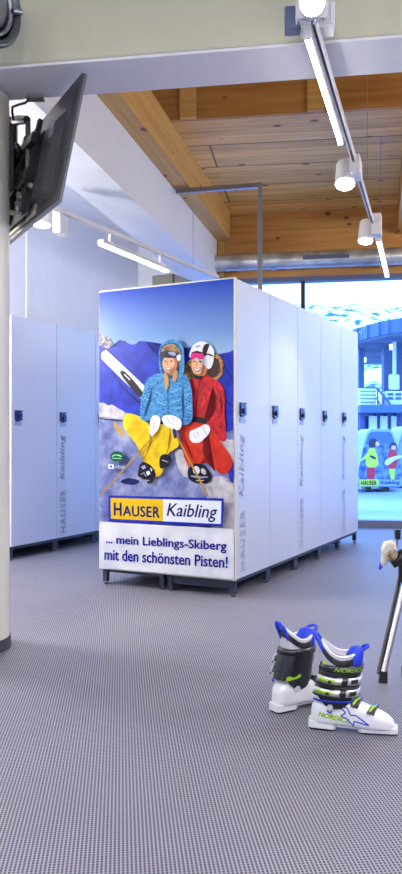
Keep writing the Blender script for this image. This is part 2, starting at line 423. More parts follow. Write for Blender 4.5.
# ------------------------------------------------------------------ advert panel
NRM = -U
def pp(x, y, layer=0):
    """point of the photograph -> point on the advert panel's plane (layer: ink layers, tenths of a mm)"""
    d = Vector(((x-CX)/F, 1, (CY-y)/F)); p0 = C0+NRM*(layer*.0003)
    t = (p0-Vector((0,0,0))).dot(NRM)/d.dot(NRM)
    return Vector((0,0,EYE))+d*t
panel = thing('advert_panel', 'large advert panel with two laughing skiers covering the end of the locker block', 'advert panel', C0)
inv = Matrix.Translation(-C0)
pn = MB()
A_ = C0; Bq = C0+W*1.013
pn.prism([(A_.x,A_.y), (Bq.x,Bq.y), (Bq.x+U.x*P_THK,Bq.y+U.y*P_THK), (A_.x+U.x*P_THK,A_.y+U.y*P_THK)], ZB-.003, ZT+.004, 'edge')
pn.build('panel', panel, mtx=inv)
def smooth_poly(pts, n=3):
    if n <= 1: return pts
    out = []; m = len(pts)
    for i in range(m):
        p0, p1, p2, p3 = pts[i-1], pts[i], pts[(i+1) % m], pts[(i+2) % m]
        for k in range(n):
            t = k/n
            out.append(tuple(.5*((2*p1[a])+(-p0[a]+p2[a])*t+(2*p0[a]-5*p1[a]+4*p2[a]-p3[a])*t*t+(-p0[a]+3*p1[a]-3*p2[a]+p3[a])*t**3) for a in (0, 1)))
    return out
class Print:
    def __init__(s): s.mb = MB(); s.layer = 1
    def poly(s, pts, k, sm=3, layer=None):
        s.layer += 1; L_ = layer or s.layer
        pts = smooth_poly(pts, sm)
        vs = [pp(x, y, L_) for x, y in pts]
        bm = bmesh.new(); bv = [bm.verts.new(v) for v in vs]
        try:
            f = bm.faces.new(bv); bmesh.ops.triangulate(bm, faces=[f]); bm.verts.index_update()
            s.mb.add([v.co.copy() for v in bm.verts], [[v.index for v in f.verts] for f in bm.faces], k)
        finally: bm.free()
    def ell(s, cx, cy, rx, ry, k, rot=0, layer=None, n=20):
        a = math.radians(rot)
        s.poly([(cx+rx*math.cos(t)*math.cos(a)-ry*math.sin(t)*math.sin(a), cy+rx*math.cos(t)*math.sin(a)+ry*math.sin(t)*math.cos(a)) for t in [2*PI*i/n for i in range(n)]], k, 1, layer)
    def line(s, pts, w, k, layer=None):
        L_ = []; R_ = []
        for i, (x, y) in enumerate(pts):
            a = pts[max(i-1,0)]; b = pts[min(i+1,len(pts)-1)]; dx, dy = b[0]-a[0], b[1]-a[1]; l = math.hypot(dx, dy) or 1
            ww = w[i] if isinstance(w, (list,tuple)) else w
            L_.append((x-dy/l*ww/2, y+dx/l*ww/2)); R_.append((x+dy/l*ww/2, y-dx/l*ww/2))
        s.poly(L_+R_[::-1], k, 1, layer)
    def text(s, body, quad, k, layer, **kw):   # quad: TL, TR, BR, BL of the ink box in photo pixels
        v, f = text_mesh(body, **kw)
        tl, tr, br, bl = [pp(x, y, layer) for x, y in quad]
        s.mb.add([(bl*(1-a)+br*a)*(1-b)+(tl*(1-a)+tr*a)*b for a, b in v], f, k)
    def build(s, name, label=None):
        o = s.mb.build(name, panel, mtx=inv)
        if label: o['label'] = label
        return o
def grad_mat(name, stops, z0, z1, rough=.35):
    m, nt, b = new_mat(name); tc = nt.nodes.new('ShaderNodeTexCoord'); sx = nt.nodes.new('ShaderNodeSeparateXYZ'); mr = nt.nodes.new('ShaderNodeMapRange')
    mr.inputs[1].default_value = z0; mr.inputs[2].default_value = z1; r = nt.nodes.new('ShaderNodeValToRGB')
    r.color_ramp.elements[0].position = stops[0][0]; r.color_ramp.elements[0].color = srgb(*stops[0][1]); r.color_ramp.elements[1].position = stops[-1][0]; r.color_ramp.elements[1].color = srgb(*stops[-1][1])
    for p, c in stops[1:-1]: r.color_ramp.elements.new(p).color = srgb(*c)
    nt.links.new(tc.outputs['Object'], sx.inputs[0]); nt.links.new(sx.outputs[2], mr.inputs[0]); nt.links.new(mr.outputs[0], r.inputs[0]); nt.links.new(r.outputs[0], b.inputs['Base Color']); b.inputs['Roughness'].default_value = rough
    return m
M['p_sky'] = grad_mat('print_sky_ink', [(0, (146,178,208)), (.35, (104,140,196)), (1, (24,58,166))], 1.5, 1.99)
M['p_mtn'] = patch_mat('print_mountain_ink', (20,34,140), (34,54,176), 14, .35, .65, .4)
M['p_mtn2'] = mat('print_mountain_shadow', (14,20,84), .4, noise=.1)
M['p_rock'] = patch_mat('print_rock_ink', (60,70,122), (164,156,150), 45, .4, .6, .4)
M['p_snow'] = patch_mat('print_snow_ink', (70,82,136), (160,164,196), 9, .3, .7, .4, c3=(112,122,172))
M['p_snow2'] = patch_mat('print_snow_light', (146,146,164), (206,202,206), 16, .3, .7, .4)
M['p_white'] = patch_mat('print_caption_ground', (196,200,214), (222,224,232), 6, .35, .65, .4)
M['p_blue'] = patch_mat('print_jacket_blue', (28,88,152), (84,156,206), 36, .38, .62, .4, stretch=(1,1,2.2), dist=1.5)
M['p_blue_d'] = mat('print_jacket_fold', (24,74,124), .4)
M['p_blue_l'] = mat('print_jacket_light', (110,182,214), .4)
M['p_red'] = patch_mat('print_jacket_red', (140,18,28), (196,40,46), 22, .35, .65, .4, dist=1)
M['p_red_d'] = mat('print_red_fold', (112,12,22), .4)
M['p_redp'] = patch_mat('print_trousers_red', (158,26,16), (200,50,30), 12, .35, .65, .4)
M['p_yel'] = patch_mat('print_trousers_yellow', (196,160,8), (236,204,30), 12, .35, .65, .4)
M['p_yel_d'] = mat('print_yellow_fold', (150,116,10), .4)
M['p_skin'] = mat('print_skin', (224,172,134), .4, noise=.05, scale=40)
M['p_skin_d'] = mat('print_skin_dark', (170,112,84), .4)
M['p_hair'] = mat('print_hair', (176,140,84), .4, noise=.2, scale=80)
M['p_glove'] = mat('print_glove', (226,230,240), .4, noise=.05, scale=50)
M['p_glove_d'] = mat('print_glove_crease', (150,160,190), .4)
M['p_black'] = mat('print_black', (16,18,30), .4)
M['p_helm'] = patch_mat('print_helmet_brown', (92,70,50), (176,140,98), 30, .35, .65, .4)
M['p_lens'] = mat('print_goggle_lens', (54,58,70), .3)
M['p_pink'] = mat('print_goggle_pink', (196,30,120), .4, noise=.2, scale=60)
M['p_fur'] = patch_mat('print_fur', (90,56,30), (196,144,84), 60, .35, .65, .5)
M['p_brown'] = mat('print_dark_brown', (58,36,30), .5)
M['p_pole'] = mat('print_pole', (166,122,30), .4)
M['p_gold'] = mat('logo_yellow', (214,176,20), .4, noise=.03)
M['p_royal'] = mat('logo_blue', (28,38,160), .4, noise=.03)
M['p_navy'] = mat('logo_navy', (24,30,110), .4, noise=.03)
M['p_pale'] = mat('logo_white', (218,224,240), .4, noise=.02)
M['p_green'] = mat('badge_green', (0,86,52), .4, noise=.06)
M['p_mint'] = mat('badge_mint', (150,210,170), .4)
M['p_ski'] = mat('print_ski_white', (222,224,232), .4, noise=.05)

bg = Print()
PL, PR = 100.3, 233.6
bg.poly([(99.2,292.6), (PR,278.4), (PR,360), (99.2,360)], 'p_sky', 1)
bg.poly([(99.2,333),(100.6,334),(102,331.5),(104,336),(106,337),(108,335.5),(112,340),(114.6,345),(118,352),(118,362),(99.2,362)], 'p_rock', 1)
bg.poly([(99.2,345),(108,349),(115.5,346),(118,342),(120,339.5),(123,341),(125,340.4),(127.6,344),(132,345),(136,344),(139,341),(144.5,341),(147,345),(151,347),(155,351),(158,356),(162,360),(184,360),(186,352),(189,348),(193,346),(204,348),(213,352),(219,354),(225,353.5),(229,352),(233.6,350),(233.6,440),(99.2,412)], 'p_mtn', 1)
bg.line([(112,372),(120,384),(128,392),(138,402),(144,406)], [.6,1.4,1,1.6,.6], 'p_mtn2')
bg.line([(222,360),(228,372),(233,380)], [.6,1.2,1], 'p_mtn2')
bg.line([(224,398),(229,404),(233,406)], [.6,1.4,1], 'p_mtn2')
bg.poly([(99.2,403),(105,405),(114,408),(124,411),(130,414),(150,425),(190,430),(225,432),(233.6,430),(233.6,532),(99.2,524)], 'p_snow', 1)
bg.poly([(99.2,402.6),(104,403),(108,405.5),(112,404.5),(117,407.5),(123,411),(125.5,414),(124,419.5),(114,418.5),(106,417),(99.2,416.5)], 'p_snow2', 1)
bg.line([(99.2,418),(106,419.6),(115,420.2),(123,421)], 1.1, 'p_black')
bg.poly([(113,422),(117,424),(121,428),(124,434),(122,437),(117,432),(114,427)], 'p_hair', 2)
bg.poly([(124,438),(134,444),(146,456),(152,470),(140,478),(132,468),(122,452)], 'p_snow', 2)
bg.poly([(206,486),(212,478),(219,476),(226,478),(231,484),(233.6,486),(233.6,531),(226,530.5),(214,529.6),(210,520)], 'p_snow2', 2)
bg.poly([(219,440),(224,438),(230,440),(233.6,441),(233.6,466),(230,462),(224,452)], 'p_snow2', 2)
bg.poly([(228,470),(233.6,462),(233.6,482),(230,480)], 'p_mtn', 2)
bg.poly([(175,452),(182,450),(188,468),(187,478),(179,470)], 'p_snow2', 2)
# ski planted in the snow
bg.poly([(101.4,358),(101.2,354),(103.2,351.2),(106.5,350.8),(109.4,353),(144.6,386),(146,392),(141,398),(137,394),(104.5,362)], 'p_ski', 2)
bg.poly([(120,372),(123,370.5),(128,374.6),(134,381),(142,391),(144,396),(139,397),(131,388),(123,378)], 'p_black', 2)
bg.line([(124.4,374.4),(130,380)], 1.1, 'p_ski')
bg.poly([(120,482),(128,478),(140,481),(133,485)], 'p_mtn2', 2)
bg.build('printed_landscape', 'blue alpine backdrop with snow and a planted white ski')

wb_ = Print(); wb_.layer = 22
# woman in red first (behind)
rd = Print(); rd.layer = 20
rd.poly([(186,366),(190,360),(213,354),(218,354.5),(223,362),(222.6,373),(217,380),(211,382),(204,384),(194,384),(187,380),(184,373)], 'p_fur')
rd.poly([(212,358),(217,359),(220,365),(219,373),(213,378),(207,374),(206,364)], 'p_brown')
rd.poly([(187,368),(190.5,366),(195,378),(199,382),(192,381)], 'p_brown')
rd.poly([(190,380),(198,377),(206,374),(212,379),(219,382),(223,388),(225,397),(224.5,408),(225,420),(226,434),(225,441),(219,440),(211,432),(204,424),(194,424),(188,414),(188,392)], 'p_red')
rd.line([(203,376),(199,384),(197,398),(196,412),(195,423)], [1,1.6,1.2,1.2,.8], 'p_red_d')
rd.line([(213,386),(216,398),(215,410),(209,420),(203,424)], [.5,1.4,1.6,1.4,.6], 'p_red_d')
rd.line([(220,392),(222.6,404),(221,416)], [.4,1.1,.4], 'p_red_d')
rd.poly([(193,417),(204,418),(207,422),(202,425),(193,424)], 'p_black', 2)
rd.poly([(180.5,430),(184,424),(190,421.5),(199,423),(206,424.5),(213,430),(220,441),(228,452),(232.4,460),(231.6,467),(228,472),(223.5,474.6),(217,471),(210,462),(204,458),(199,464),(193,467),(187,463.5),(183,452)], 'p_redp')
rd.line([(208,430),(204,440),(203,452),(208,463),(215,471)], [.5,1.2,1.4,1.3,.5], 'p_red_d')
rd.line([(213,434),(221,446),(228,457)], [.5,1.2,.4], 'p_red')
rd.line([(184,432),(187,446),(192,458)], [.5,1.2,.4], 'p_red_d')
rd.poly([(187.5,474),(189,468),(195,463.6),(204,465),(209,471),(211.6,477),(209,482.6),(197,483),(190,480)], 'p_black')
rd.poly([(193,468),(197,466),(200,470),(198,474),(194,473)], 'p_pale', 2)
rd.poly([(202,468),(206,471),(205,475),(201,472)], 'p_snow2', 2)
rd.line([(191,476),(199,478),(208,477)], 1, 'p_glove_d')
rd.line([(196,480.5),(204,480.5)], .9, 'p_snow2')
# head
rd.ell(198.2, 365.4, 6.6, 8.8, 'p_skin', 8)
rd.poly([(204,358),(206,366),(203,373),(198,375.5),(204,376),(207.5,369),(207,360)], 'p_skin_d', 2)
rd.poly([(190,357.5),(190.6,350),(194,344.6),(200,341.6),(206.5,342.4),(211.5,346),(214,352),(213.6,360),(211.5,367),(208.6,369),(206.4,366),(207.6,358),(202,355)], 'p_ski')
rd.poly([(203,355.6),(202.4,350),(204.6,344.6),(208,343.6),(209.6,345),(206.4,349),(205.4,354),(206,356)], 'p_black', 2)
rd.poly([(195,346.6),(199,345),(201,346),(197,347.8)], 'p_glove_d', 2)
rd.poly([(190.6,356.4),(191.4,353),(196,351.6),(202,353),(204,356),(203,359.4),(198,358.6),(195.5,357),(192,359)], 'p_pink', 2)
rd.line([(203.4,355),(208,354),(213,356)], 1.5, 'p_black')
rd.line([(191.6,352.4),(197,351),(203,352.8)], .7, 'p_black')
rd.poly([(192.8,366.6),(197,368.6),(201,367),(199.6,371),(196.4,372),(193.8,370)], 'p_skin_d', 2)
rd.poly([(193.8,367.6),(197,369),(200.2,368),(198.6,370.2),(195.6,370.4)], 'p_pale', 2)
for x in (194.3, 200): rd.ell(x, 361.4, 1.1, .7, 'p_brown')
rd.line([(197,361.6),(196.2,365.2),(197.4,365.8)], .6, 'p_skin_d')
rd.poly([(193,374),(198,376.6),(202,375.6),(200,379),(195.6,379)], 'p_black', 2)
# glove
rd.poly([(189.4,437.5),(190,431.5),(194,429.6),(199.4,427.6),(204,424.6),(208.6,425.4),(210.2,429.6),(208,435),(204,438.6),(200.8,442),(195,443),(191.4,441.4)], 'p_glove')
rd.line([(202.6,426),(205,431),(207.6,436)], .7, 'p_glove_d'); rd.line([(193,433),(196,438)], .5, 'p_glove_d'); rd.line([(196,431),(199,437)], .5, 'p_glove_d')
rd.build('printed_skier', 'laughing skier in a red suit and white helmet')
# woman in blue
bl = Print(); bl.layer = 70
bl.poly([(124,417),(127.6,413.4),(136,415),(144.4,419.6),(150,428),(154,430),(158,424.6),(163,424.4),(170,426),(177.6,431),(179,440),(178,447),(170,450),(166,462),(160,476),(152,474),(143,462),(144,452.6),(138,446),(128.6,435),(123,425.7)], 'p_yel')
bl.line([(150,430),(152,440),(148,450),(144,459)], [.5,1.8,1.8,.6], 'p_yel_d')
bl.line([(170,428),(171,438),(168,450),(163,462)], [.5,1.3,1.3,.5], 'p_yel_d')
bl.line([(133,418),(140,426),(145,436)], [.3,1,.3], 'p_gold')
bl.line([(160,430),(157,444),(152,458)], [.3,1.2,.3], 'p_gold')
bl.poly([(138.4,470),(139.6,465),(143,461.4),(147,463),(151,465.4),(154.6,470),(156,475),(153.6,477.5),(152.4,482.6),(148,484),(146,480.6),(141,478),(137.6,476)], 'p_black', 1)
bl.poly([(141,467),(144.4,465),(146,467.6),(143,469.6)], 'p_glove_d', 1); bl.poly([(146,472),(149,470.6),(150.4,474),(147.4,475.6)], 'p_pale', 1); bl.poly([(150,467.4),(152.4,469.6),(151.4,471.6)], 'p_pale', 1)
bl.line([(141,474.4),(144,472.6),(146,476.6)], .8, 'p_glove_d'); bl.line([(145,480),(149,480.6)], .9, 'p_snow2')
bl.poly([(160,457),(165,454),(170,456),(171.4,461.6),(166,467),(160,468)], 'p_black')
bl.line([(162,460),(168,462)], .9, 'p_glove_d')
bl.poly([(147,380),(152,376),(159,373),(166,378),(176,377),(183,373.6),(188,378),(191.6,390),(192.4,406),(192,420),(186,425),(178,424),(170,418),(160,417),(152,420),(145,421),(140.4,418),(140.6,404),(143,391)], 'p_blue')
bl.line([(152,386),(151,400),(147,412),(143,419)], [.4,1.2,1.2,.4], 'p_blue_d')
bl.line([(183,384),(182,398),(184,412),(183,422)], [.4,1.2,1.2,.4], 'p_blue_d')
bl.line([(167,382),(168,398),(168,416)], [.6,.9,.6], 'p_blue_d')
for a in ((156,392,163,396),(157,402,165,405),(171,392,179,389),(171,402,180,400),(145,398,149,400),(186,396,190,393),(186,408,191,406)):
    bl.line([(a[0],a[1]),(a[2],a[3])], .8, 'p_blue_l')
# hood
bl.poly([(159,366),(158.6,354),(160,347),(165,341.4),(172,339),(179,341),(183.4,348),(184.2,358),(184,370),(181,378),(176,382),(166,382),(161,376)], 'p_blue')
bl.poly([(160,362),(160,350),(163,345.4),(168.6,343),(175,343),(180,347),(181.4,354),(180,366),(177,375),(168,379),(163,374)], 'p_blue_d')
bl.poly([(161,357),(162,349.5),(166,345.2),(172,344),(178,347),(180.6,353),(180.4,362),(178,368),(176.6,358),(168,355.6)], 'p_helm')
bl.ell(168.8, 364.4, 6.3, 8.8, 'p_skin', -4)
bl.poly([(173.5,357),(175.4,364),(172,372),(168,374.6),(173,375),(177,367),(176.6,358)], 'p_skin_d', 2)
bl.poly([(160,356.6),(160.6,352.4),(167,350.4),(175,351.6),(179.8,354),(179.2,358),(174,358),(169,356),(164,358)], 'p_lens', 2)
bl.poly([(168,352.4),(172,351.8),(175.6,353),(175,355.6),(170,354.6)], 'p_glove_d', 2)
bl.poly([(176.4,356),(180.4,354.6),(180.6,359),(178,361.4)], 'p_pale', 2)
bl.line([(178.4,361),(177.6,368),(174,374)], .9, 'p_brown')
bl.poly([(164.4,366.4),(168,368),(171.6,366.4),(170.4,370.4),(167.4,371),(165.4,369.6)], 'p_skin_d', 2)
bl.poly([(165.2,367.2),(168,368.4),(170.8,367.2),(169.6,369.4),(166.8,369.6)], 'p_pale', 2)
for x in (165.4, 171.2): bl.ell(x, 361.2, 1.1, .7, 'p_brown')
bl.line([(168,361),(167.4,364.8),(168.6,365.2)], .6, 'p_skin_d')
bl.poly([(163.6,374),(166,372.6),(168.6,378),(168.4,386),(166,390),(164.4,384)], 'p_hair', 2)
bl.poly([(173,374),(177,370),(177.6,376),(175,382),(172.6,380)], 'p_hair', 2)
bl.poly([(151,418),(155,415.2),(159,416.6),(160.4,421),(158.6,428),(155.6,433),(152.6,436.6),(150,434),(149.4,428)], 'p_glove')
bl.line([(155,420),(153,430)], .6, 'p_glove_d')
bl.poly([(161.6,418.4),(165,415.6),(171,415),(178,417.6),(181.4,421.6),(180.6,428),(176,430.6),(170,428),(164.6,425)], 'p_glove')
bl.line([(167,417),(169,422),(174,425)], .6, 'p_glove_d'); bl.line([(172,417.6),(175,421)], .5, 'p_glove_d')
bl.line([(175.6,434),(208.4,497)], 1.9, 'p_pole')
bl.line([(157,432),(150,440),(101,494.5)], 1.3, 'p_pole')
bl.poly([(172.6,429),(176,430),(177,437),(174,438)], 'p_navy', 2)
bl.build('printed_skier', 'laughing skier in a blue hooded jacket and yellow trousers')
lg = Print(); lg.layer = 120
lg.poly([(100.0,521.6),(233.6,529.2),(233.6,579.4),(100.0,567.6)], 'p_white', 1)
lg.poly([(108.4,495.4),(223.8,498.4),(223.0,526.6),(108.6,521.6)], 'p_royal', 1)
lg.poly([(110.6,497.9),(163.0,499.3),(163.0,521.2),(110.8,518.7)], 'p_gold', 1)
lg.poly([(163.0,499.3),(221.4,501),(220.8,524.0),(163.0,521.2)], 'p_pale', 1)
lg.text('H', [(113.8,502.4),(121.6,502.7),(121.6,515.9),(113.8,515.5)], 'p_navy', 127, bold=.03)
lg.text('AUSER', [(123.0,505.4),(159.8,506.6),(159.8,518.0),(123.0,516.0)], 'p_navy', 127, bold=.028, spacing=1.08)
lg.text('Kaibling', [(166.6,503),(217.6,505.2),(217.4,522.6),(166.6,520)], 'p_navy', 127, bold=.012, shear=.25)
lg.build('printed_logo', 'blue framed yellow and white logo')
cp = Print(); cp.layer = 130
cp.text('... mein Lieblings-Skiberg', [(105.6,534.6),(226.8,541.2),(226.6,553.6),(105.6,545.6)], 'p_royal', 132, bold=.026)
cp.build('printed_caption', 'blue upper caption line'); cp = Print()
cp.text('mit den schönsten Pisten!', [(104.4,548.4),(227.8,556.4),(227.6,568.2),(104.4,560)], 'p_royal', 132, bold=.026)
cp.build('printed_caption', 'blue lower caption line')
bdg = Print(); bdg.layer = 125
bdg.ell(116.8, 456.4, 6.8, 5.4, 'p_green')
bdg.line([(112,456.6),(114.5,455),(117,455),(119.5,455.2),(121.6,456.6)], .9, 'p_mint'); bdg.line([(112.4,458.2),(121.2,458.6)], .6, 'p_mint')
bdg.poly([(108.2,464.2),(113.8,464.5),(113.8,468.9),(108.2,468.6)], 'p_pale', 1); bdg.poly([(110,465.4),(112,465.5),(112,467.6),(110,467.5)], 'p_navy', 1)
bdg.text('urlaub', [(114.8,464.8),(124.6,465.2),(124.6,468.8),(114.8,468.4)], 'p_pale', 132, bold=.02)
bdg.build('printed_badge', 'small green oval badge with white wordmark')

for m_ in bpy.data.materials:
    if m_.name.startswith(('print_','logo_','badge_')): m_.node_tree.nodes['Principled BSDF'].inputs['Specular IOR Level'].default_value = .2
# control box on top of the lockers
cb = Vector((-.21, 5.9, 0))
k = thing('control_box', 'dark blue-black box with a grey side lying on top of the locker block', 'box', (cb.x, cb.y, ZT+.002), RZU)
MB().box((0, .003, 0), (.34, .19, .262), 'black').build('housing', k, .003)
MB().box((.012, -.002, .01), (.33, .003, .255), 'grey_panel').build('side_panel', k)['label'] = 'grey side panel'

# steel frame that stands on the lockers and reaches to the white beam
g = thing('steel_frame', 'angled square steel tube frame standing on the locker block and fixed to the white beam', 'metal frame', (.516, 6.73, 0))
MB().box((-.02, -.02, ZT+.002), (.02, .02, 3.22), 'steel').build('post', g, .003)
L_ = (Vector((-.242, 6.91))-Vector((.516, 6.73))).length
ho = MB().box((-L_+.02, -.02, 3.18), (.02, .02, 3.22), 'steel').build('crossbar', g, .003); ho.rotation_euler = (0,0,math.atan2(6.73-6.91, .516+.242))
ho.scale = (1,1,1)

# ------------------------------------------------------------------ ducts
du = thing('ventilation_duct', 'galvanised round ventilation duct running along the timber above the window', 'duct', (0, wx(0)-.17, 2.965), ANGW)
def duct_rings():
    rr = []; x = .12
    while x < 5.1:
        for dx, r in ((0,.094), (.02,.098), (.04,.094)): rr.append([(x+dx, r*math.cos(2*PI*i/28), r*math.sin(2*PI*i/28)) for i in range(28)])
        x += .17
    return rr
MB().loft(duct_rings(), 'galv').build('duct_tube', du)
for x in (.12, .82, 2.0): 
    MB().loft([[(x+dx, r*math.cos(2*PI*i/28), r*math.sin(2*PI*i/28)) for i in range(28)] for dx, r in ((-.02,.107), (.02,.107))], 'galv').build('clamp_ring', du)
for x in (1.15, 2.4): MB().box((x,-.1,-.02), (x+.5,-.094,.025), 'frame_blue').build('outlet_grille', du, .004)

dn = thing('round_duct_end', 'big round metal duct end with dark ring high in the top left corner', 'duct', (-.822, 3.0, 2.725))
ax = Vector((.8925, -.451, 0)); sx_ = Vector((.451, .8925, 0)); uz = Vector((0,0,1))
def cring(r, d, n=48): return [ax*d+sx_*r*math.cos(2*PI*i/n)+uz*r*math.sin(2*PI*i/n) for i in range(n)]
MB().loft([cring(.165,-.12), cring(.165,-.045), cring(.187,-.045), cring(.19,-.01), cring(.185,0), cring(.165,.002), cring(.158,-.02)], 'duct_dark', caps=False).build('outer_flange', dn)
MB().loft([cring(.158,-.02), cring(.150,-.05), cring(.146,-.10), cring(.132,-.10)], 'black', caps=False).build('black_gap', dn)  # black band between outer flange and inner ring
MB().loft([cring(.150,-.03), cring(.146,-.008), cring(.138,-.004), cring(.130,-.02), cring(.128,-.08)], 'chrome', caps=False).build('inner_ring', dn)
MB().loft([cring(.121,-.09), cring(.119,-.02), cring(.108,-.008), cring(.07,.012), cring(.02,.02)], 'steel').build('inner_disc', dn)
MB().tube([ax*.0+sx_*.13+uz*.0, ax*.012+sx_*.172+uz*.012], .012, 'steel', 8).build('latch', dn)

# ------------------------------------------------------------------ television on the column
T = Vector((-.516, 3.34, 2.583))
e = Vector((-.481, .876, 0)).normalized(); upv = Vector((.174, .0957, .98)).normalized(); nn = e.cross(upv)
TM = Matrix(((e.x,upv.x,nn.x,0),(e.y,upv.y,nn.y,0),(e.z,upv.z,nn.z,0),(0,0,0,1)))
tv = thing('television', 'flat black television seen from behind, tilted forward beside the round column', 'television', T)
TW, TH = 1.05, .585
def tvp(mb, name, lab=None, bevel=0):
    o = mb.build(name, tv, bevel, mtx=TM)
    if lab: o['label'] = lab
tvp(MB().box((0,-TH,0), (TW,0,.026), 'tv_back'), 'housing', None, .004)
tvp(MB().box((.012,-TH+.012,.026), (TW-.012,-.012,.028), 'tv_screen'), 'screen')
tvp(MB().box((-.003,-TH-.003,.004), (TW+.003,-TH,.022), 'tv_edge'), 'bottom_edge', 'silver bottom edge')
b2 = MB().box((-.002,-TH,.014), (0,0,.022), 'tv_edge'); tvp(b2, 'side_edge', 'thin silver side edge')
b3 = MB(); b3.add([(.12,-.53,0),(.97,-.53,0),(.97,-.12,0),(.12,-.12,0),(.17,-.50,-.03),(.92,-.50,-.03),(.92,-.17,-.03),(.17,-.17,-.03)], [(0,1,2,3),(4,7,6,5),(0,4,5,1),(1,5,6,2),(2,6,7,3),(3,7,4,0)], 'tv_back'); tvp(b3, 'back_cover', None, .004)
tvp(MB().box((.30,-.57,-.012), (.95,-.47,0), 'beige_plastic'), 'speaker_strip', 'pale metal strip along the lower back', .003)
tvp(MB().box((.17,-.24,-.032), (.24,-.17,-.030), 'tv_edge'), 'sticker', 'silver type plate')
cn = MB()
for i in range(9): cn.box((.34+.03*i,-.44+.012*(i % 3),-.045), (.355+.03*i,-.42+.012*(i % 3),-.03), 'steel' if i % 2 else 'beige_plastic')
rr = random.Random(3); cn.box((.33,-.56,-.034), (.95,-.16,-.028), 'black')
for i in range(46):
    x = rr.uniform(.42,.92); y = -rr.uniform(.18,.55); a = rr.uniform(.008,.03); c_ = rr.uniform(.006,.022); cn.box((x,y,-.05-rr.uniform(0,.01)), (x+a,y+c_,-.03), rr.choice(['beige_plastic','steel','black','black']))
tvp(cn, 'connector_panel', 'metal sockets and plugs')
vs_ = MB()
for i in range(20): vs_.box((.03,-.05-.024*i,-.002), (.06,-.06-.024*i,0), 'black')
tvp(vs_, 'vent_slots')
mt = thing('television_mount', 'black swivelling television mount bolted to the round column', 'wall mount', T)
def mtp(mb, name, bevel=.002): return mb.build(name, mt, bevel, mtx=TM)
for x in (.40, .64): mtp(MB().box((x,-.55,-.055), (x+.03,-.08,-.032), 'black'), 'bracket_rail')
mtp(MB().box((.36,-.22,-.08), (.72,-.17,-.055), 'black'), 'crossbar'); mtp(MB().box((.36,-.40,-.08), (.72,-.35,-.055), 'black'), 'crossbar')
inp = TM.inverted()
cloc = Vector((cc.x+R*.876, cc.y+R*.481, 0))
for zz in (2.28, 2.42):
    a = Vector((cloc.x, cloc.y, zz))-T
    bb = TM @ Vector((.54,-.30+(zz-2.35)*1.0,-.08))
    MB().tube([a, (a+bb)*.5+e*-.05, bb], .02, 'black', 8).build('arm', mt)
pl = MB().box((-.015,-.07,-.16), (.012,.07,.16), 'black', Matrix.Translation(Vector((cloc.x,cloc.y,2.34))-T) @ Matrix.Rotation(math.atan2(.481,.876),4,'Z')); pl.build('wall_plate', mt, .004)
m2 = MB()
for s in (.12,.2,.28): m2.tube([TM @ Vector((.40+s*.5,-.1-s,-.06)), TM @ Vector((.50+s*.4,-.2-s,-.075)), TM @ Vector((.62,-.15-s*.9,-.05))], .008, 'black', 6)
m2.build('cable_loop', mt)
# arm stub seen above the column edge
st_ = at(9.5,124,3.9)-T; en_ = at(27,120,3.72)-T; MB().tube([st_, (st_+en_)/2+Vector((0,0,.01)), en_], [.026,.024,.02], 'black', 8).build('arm', mt)
pz = at(28,145,3.70)-T; MB().box((-.011,-.011,-.12), (.011,.011,.11), 'black', Matrix.Translation(pz)).build('tilt_bar', mt, .002)
pz = at(13,150,3.86)-T; MB().box((-.03,-.02,-.16), (.02,.02,.16), 'black', Matrix.Translation(pz)).build('hinge_block', mt, .004)
# cable and ceiling plate
pw = thing('power_cable', 'black cable hanging from the soffit down to the television mount', 'cable', at(33, 99.2, 3.62))
o0 = Vector(pw.location)
MB().tube([at(28,100.5,3.6)-o0, at(25,103,3.62)-o0, at(19,104.5,3.66)-o0, at(12.5,107,3.7)-o0, at(12.2,112,3.72)-o0, at(13.5,120,3.74)-o0], .006, 'black', 8).build('cable', pw)
MB().box((-.03,-.02,.0), (.05,.03,.008), 'grey_panel').build('ceiling_plate', pw)

# ------------------------------------------------------------------ lamps on tracks
ZR = 2.55
def trackpt(x, y): return at(x, y, (ZR-EYE)*F/(CY-y))
p0 = trackpt(316, 33); p1 = trackpt(377, 240)
d1 = (p1-p0).normalized(); ps = p0-d1*1.3; pe = trackpt(384, 262)
def track(name, a, b, label, wires):
    t = thing(name, label, 'track light', a); d = (b-a); L_ = d.length; rz = math.atan2(d.y, d.x); t.rotation_euler = (0,0,rz)
    r = MB(); r.box((0,-.013,-.012), (L_,-.006,.02), 'lampwhite'); r.box((0,.006,-.012), (L_,.013,.02), 'lampwhite'); r.box((0,-.006,0), (L_,.006,.02), 'dark_steel')
    r.build('rail', t)
    for s, h in wires: MB().tube([(s,0,.02), (s,0,h)], .002, 'steel', 6).build('suspension_wire', t)
    return t
tr1 = track('lighting_track', ps, pe, 'long white lighting track running under the bulkhead towards the window on the right', [(.25,.66), (3.6,.95), (4.9,.95)])
q0 = trackpt(28, 197.5); q1 = trackpt(217.7, 277.6)
tr2 = track('lighting_track', q0, q1, 'white lighting track running along the left wall lockers below the white beam', [(2.3,.6)])
def linear_lamp(a, b, label, drop=0, w=.028):
    t = thing('linear_lamp', label, 'lamp', a, group=None); d = b-a; L_ = d.length; t.rotation_euler = (0,-math.asin(d.z/L_),math.atan2(d.y, d.x))
    MB().box((0,-w,0), (L_,w,.03), 'lampwhite').build('housing', t, .004)
    MB().box((.01,-w+.004,-.012), (L_-.01,w-.004,0), 'tube').build('light_tube', t, .004)
    for s in (.12*L_, .88*L_): MB().box((s-.012,-.01,.03), (s+.012,.01,.03+max(.02,drop)), 'lampwhite').build('hanger', t)
    for s in (0, L_): MB().box((s-.006,-w,-.012), (s+.006,w,.03), 'lampwhite').build('end_cap', t)
    return t
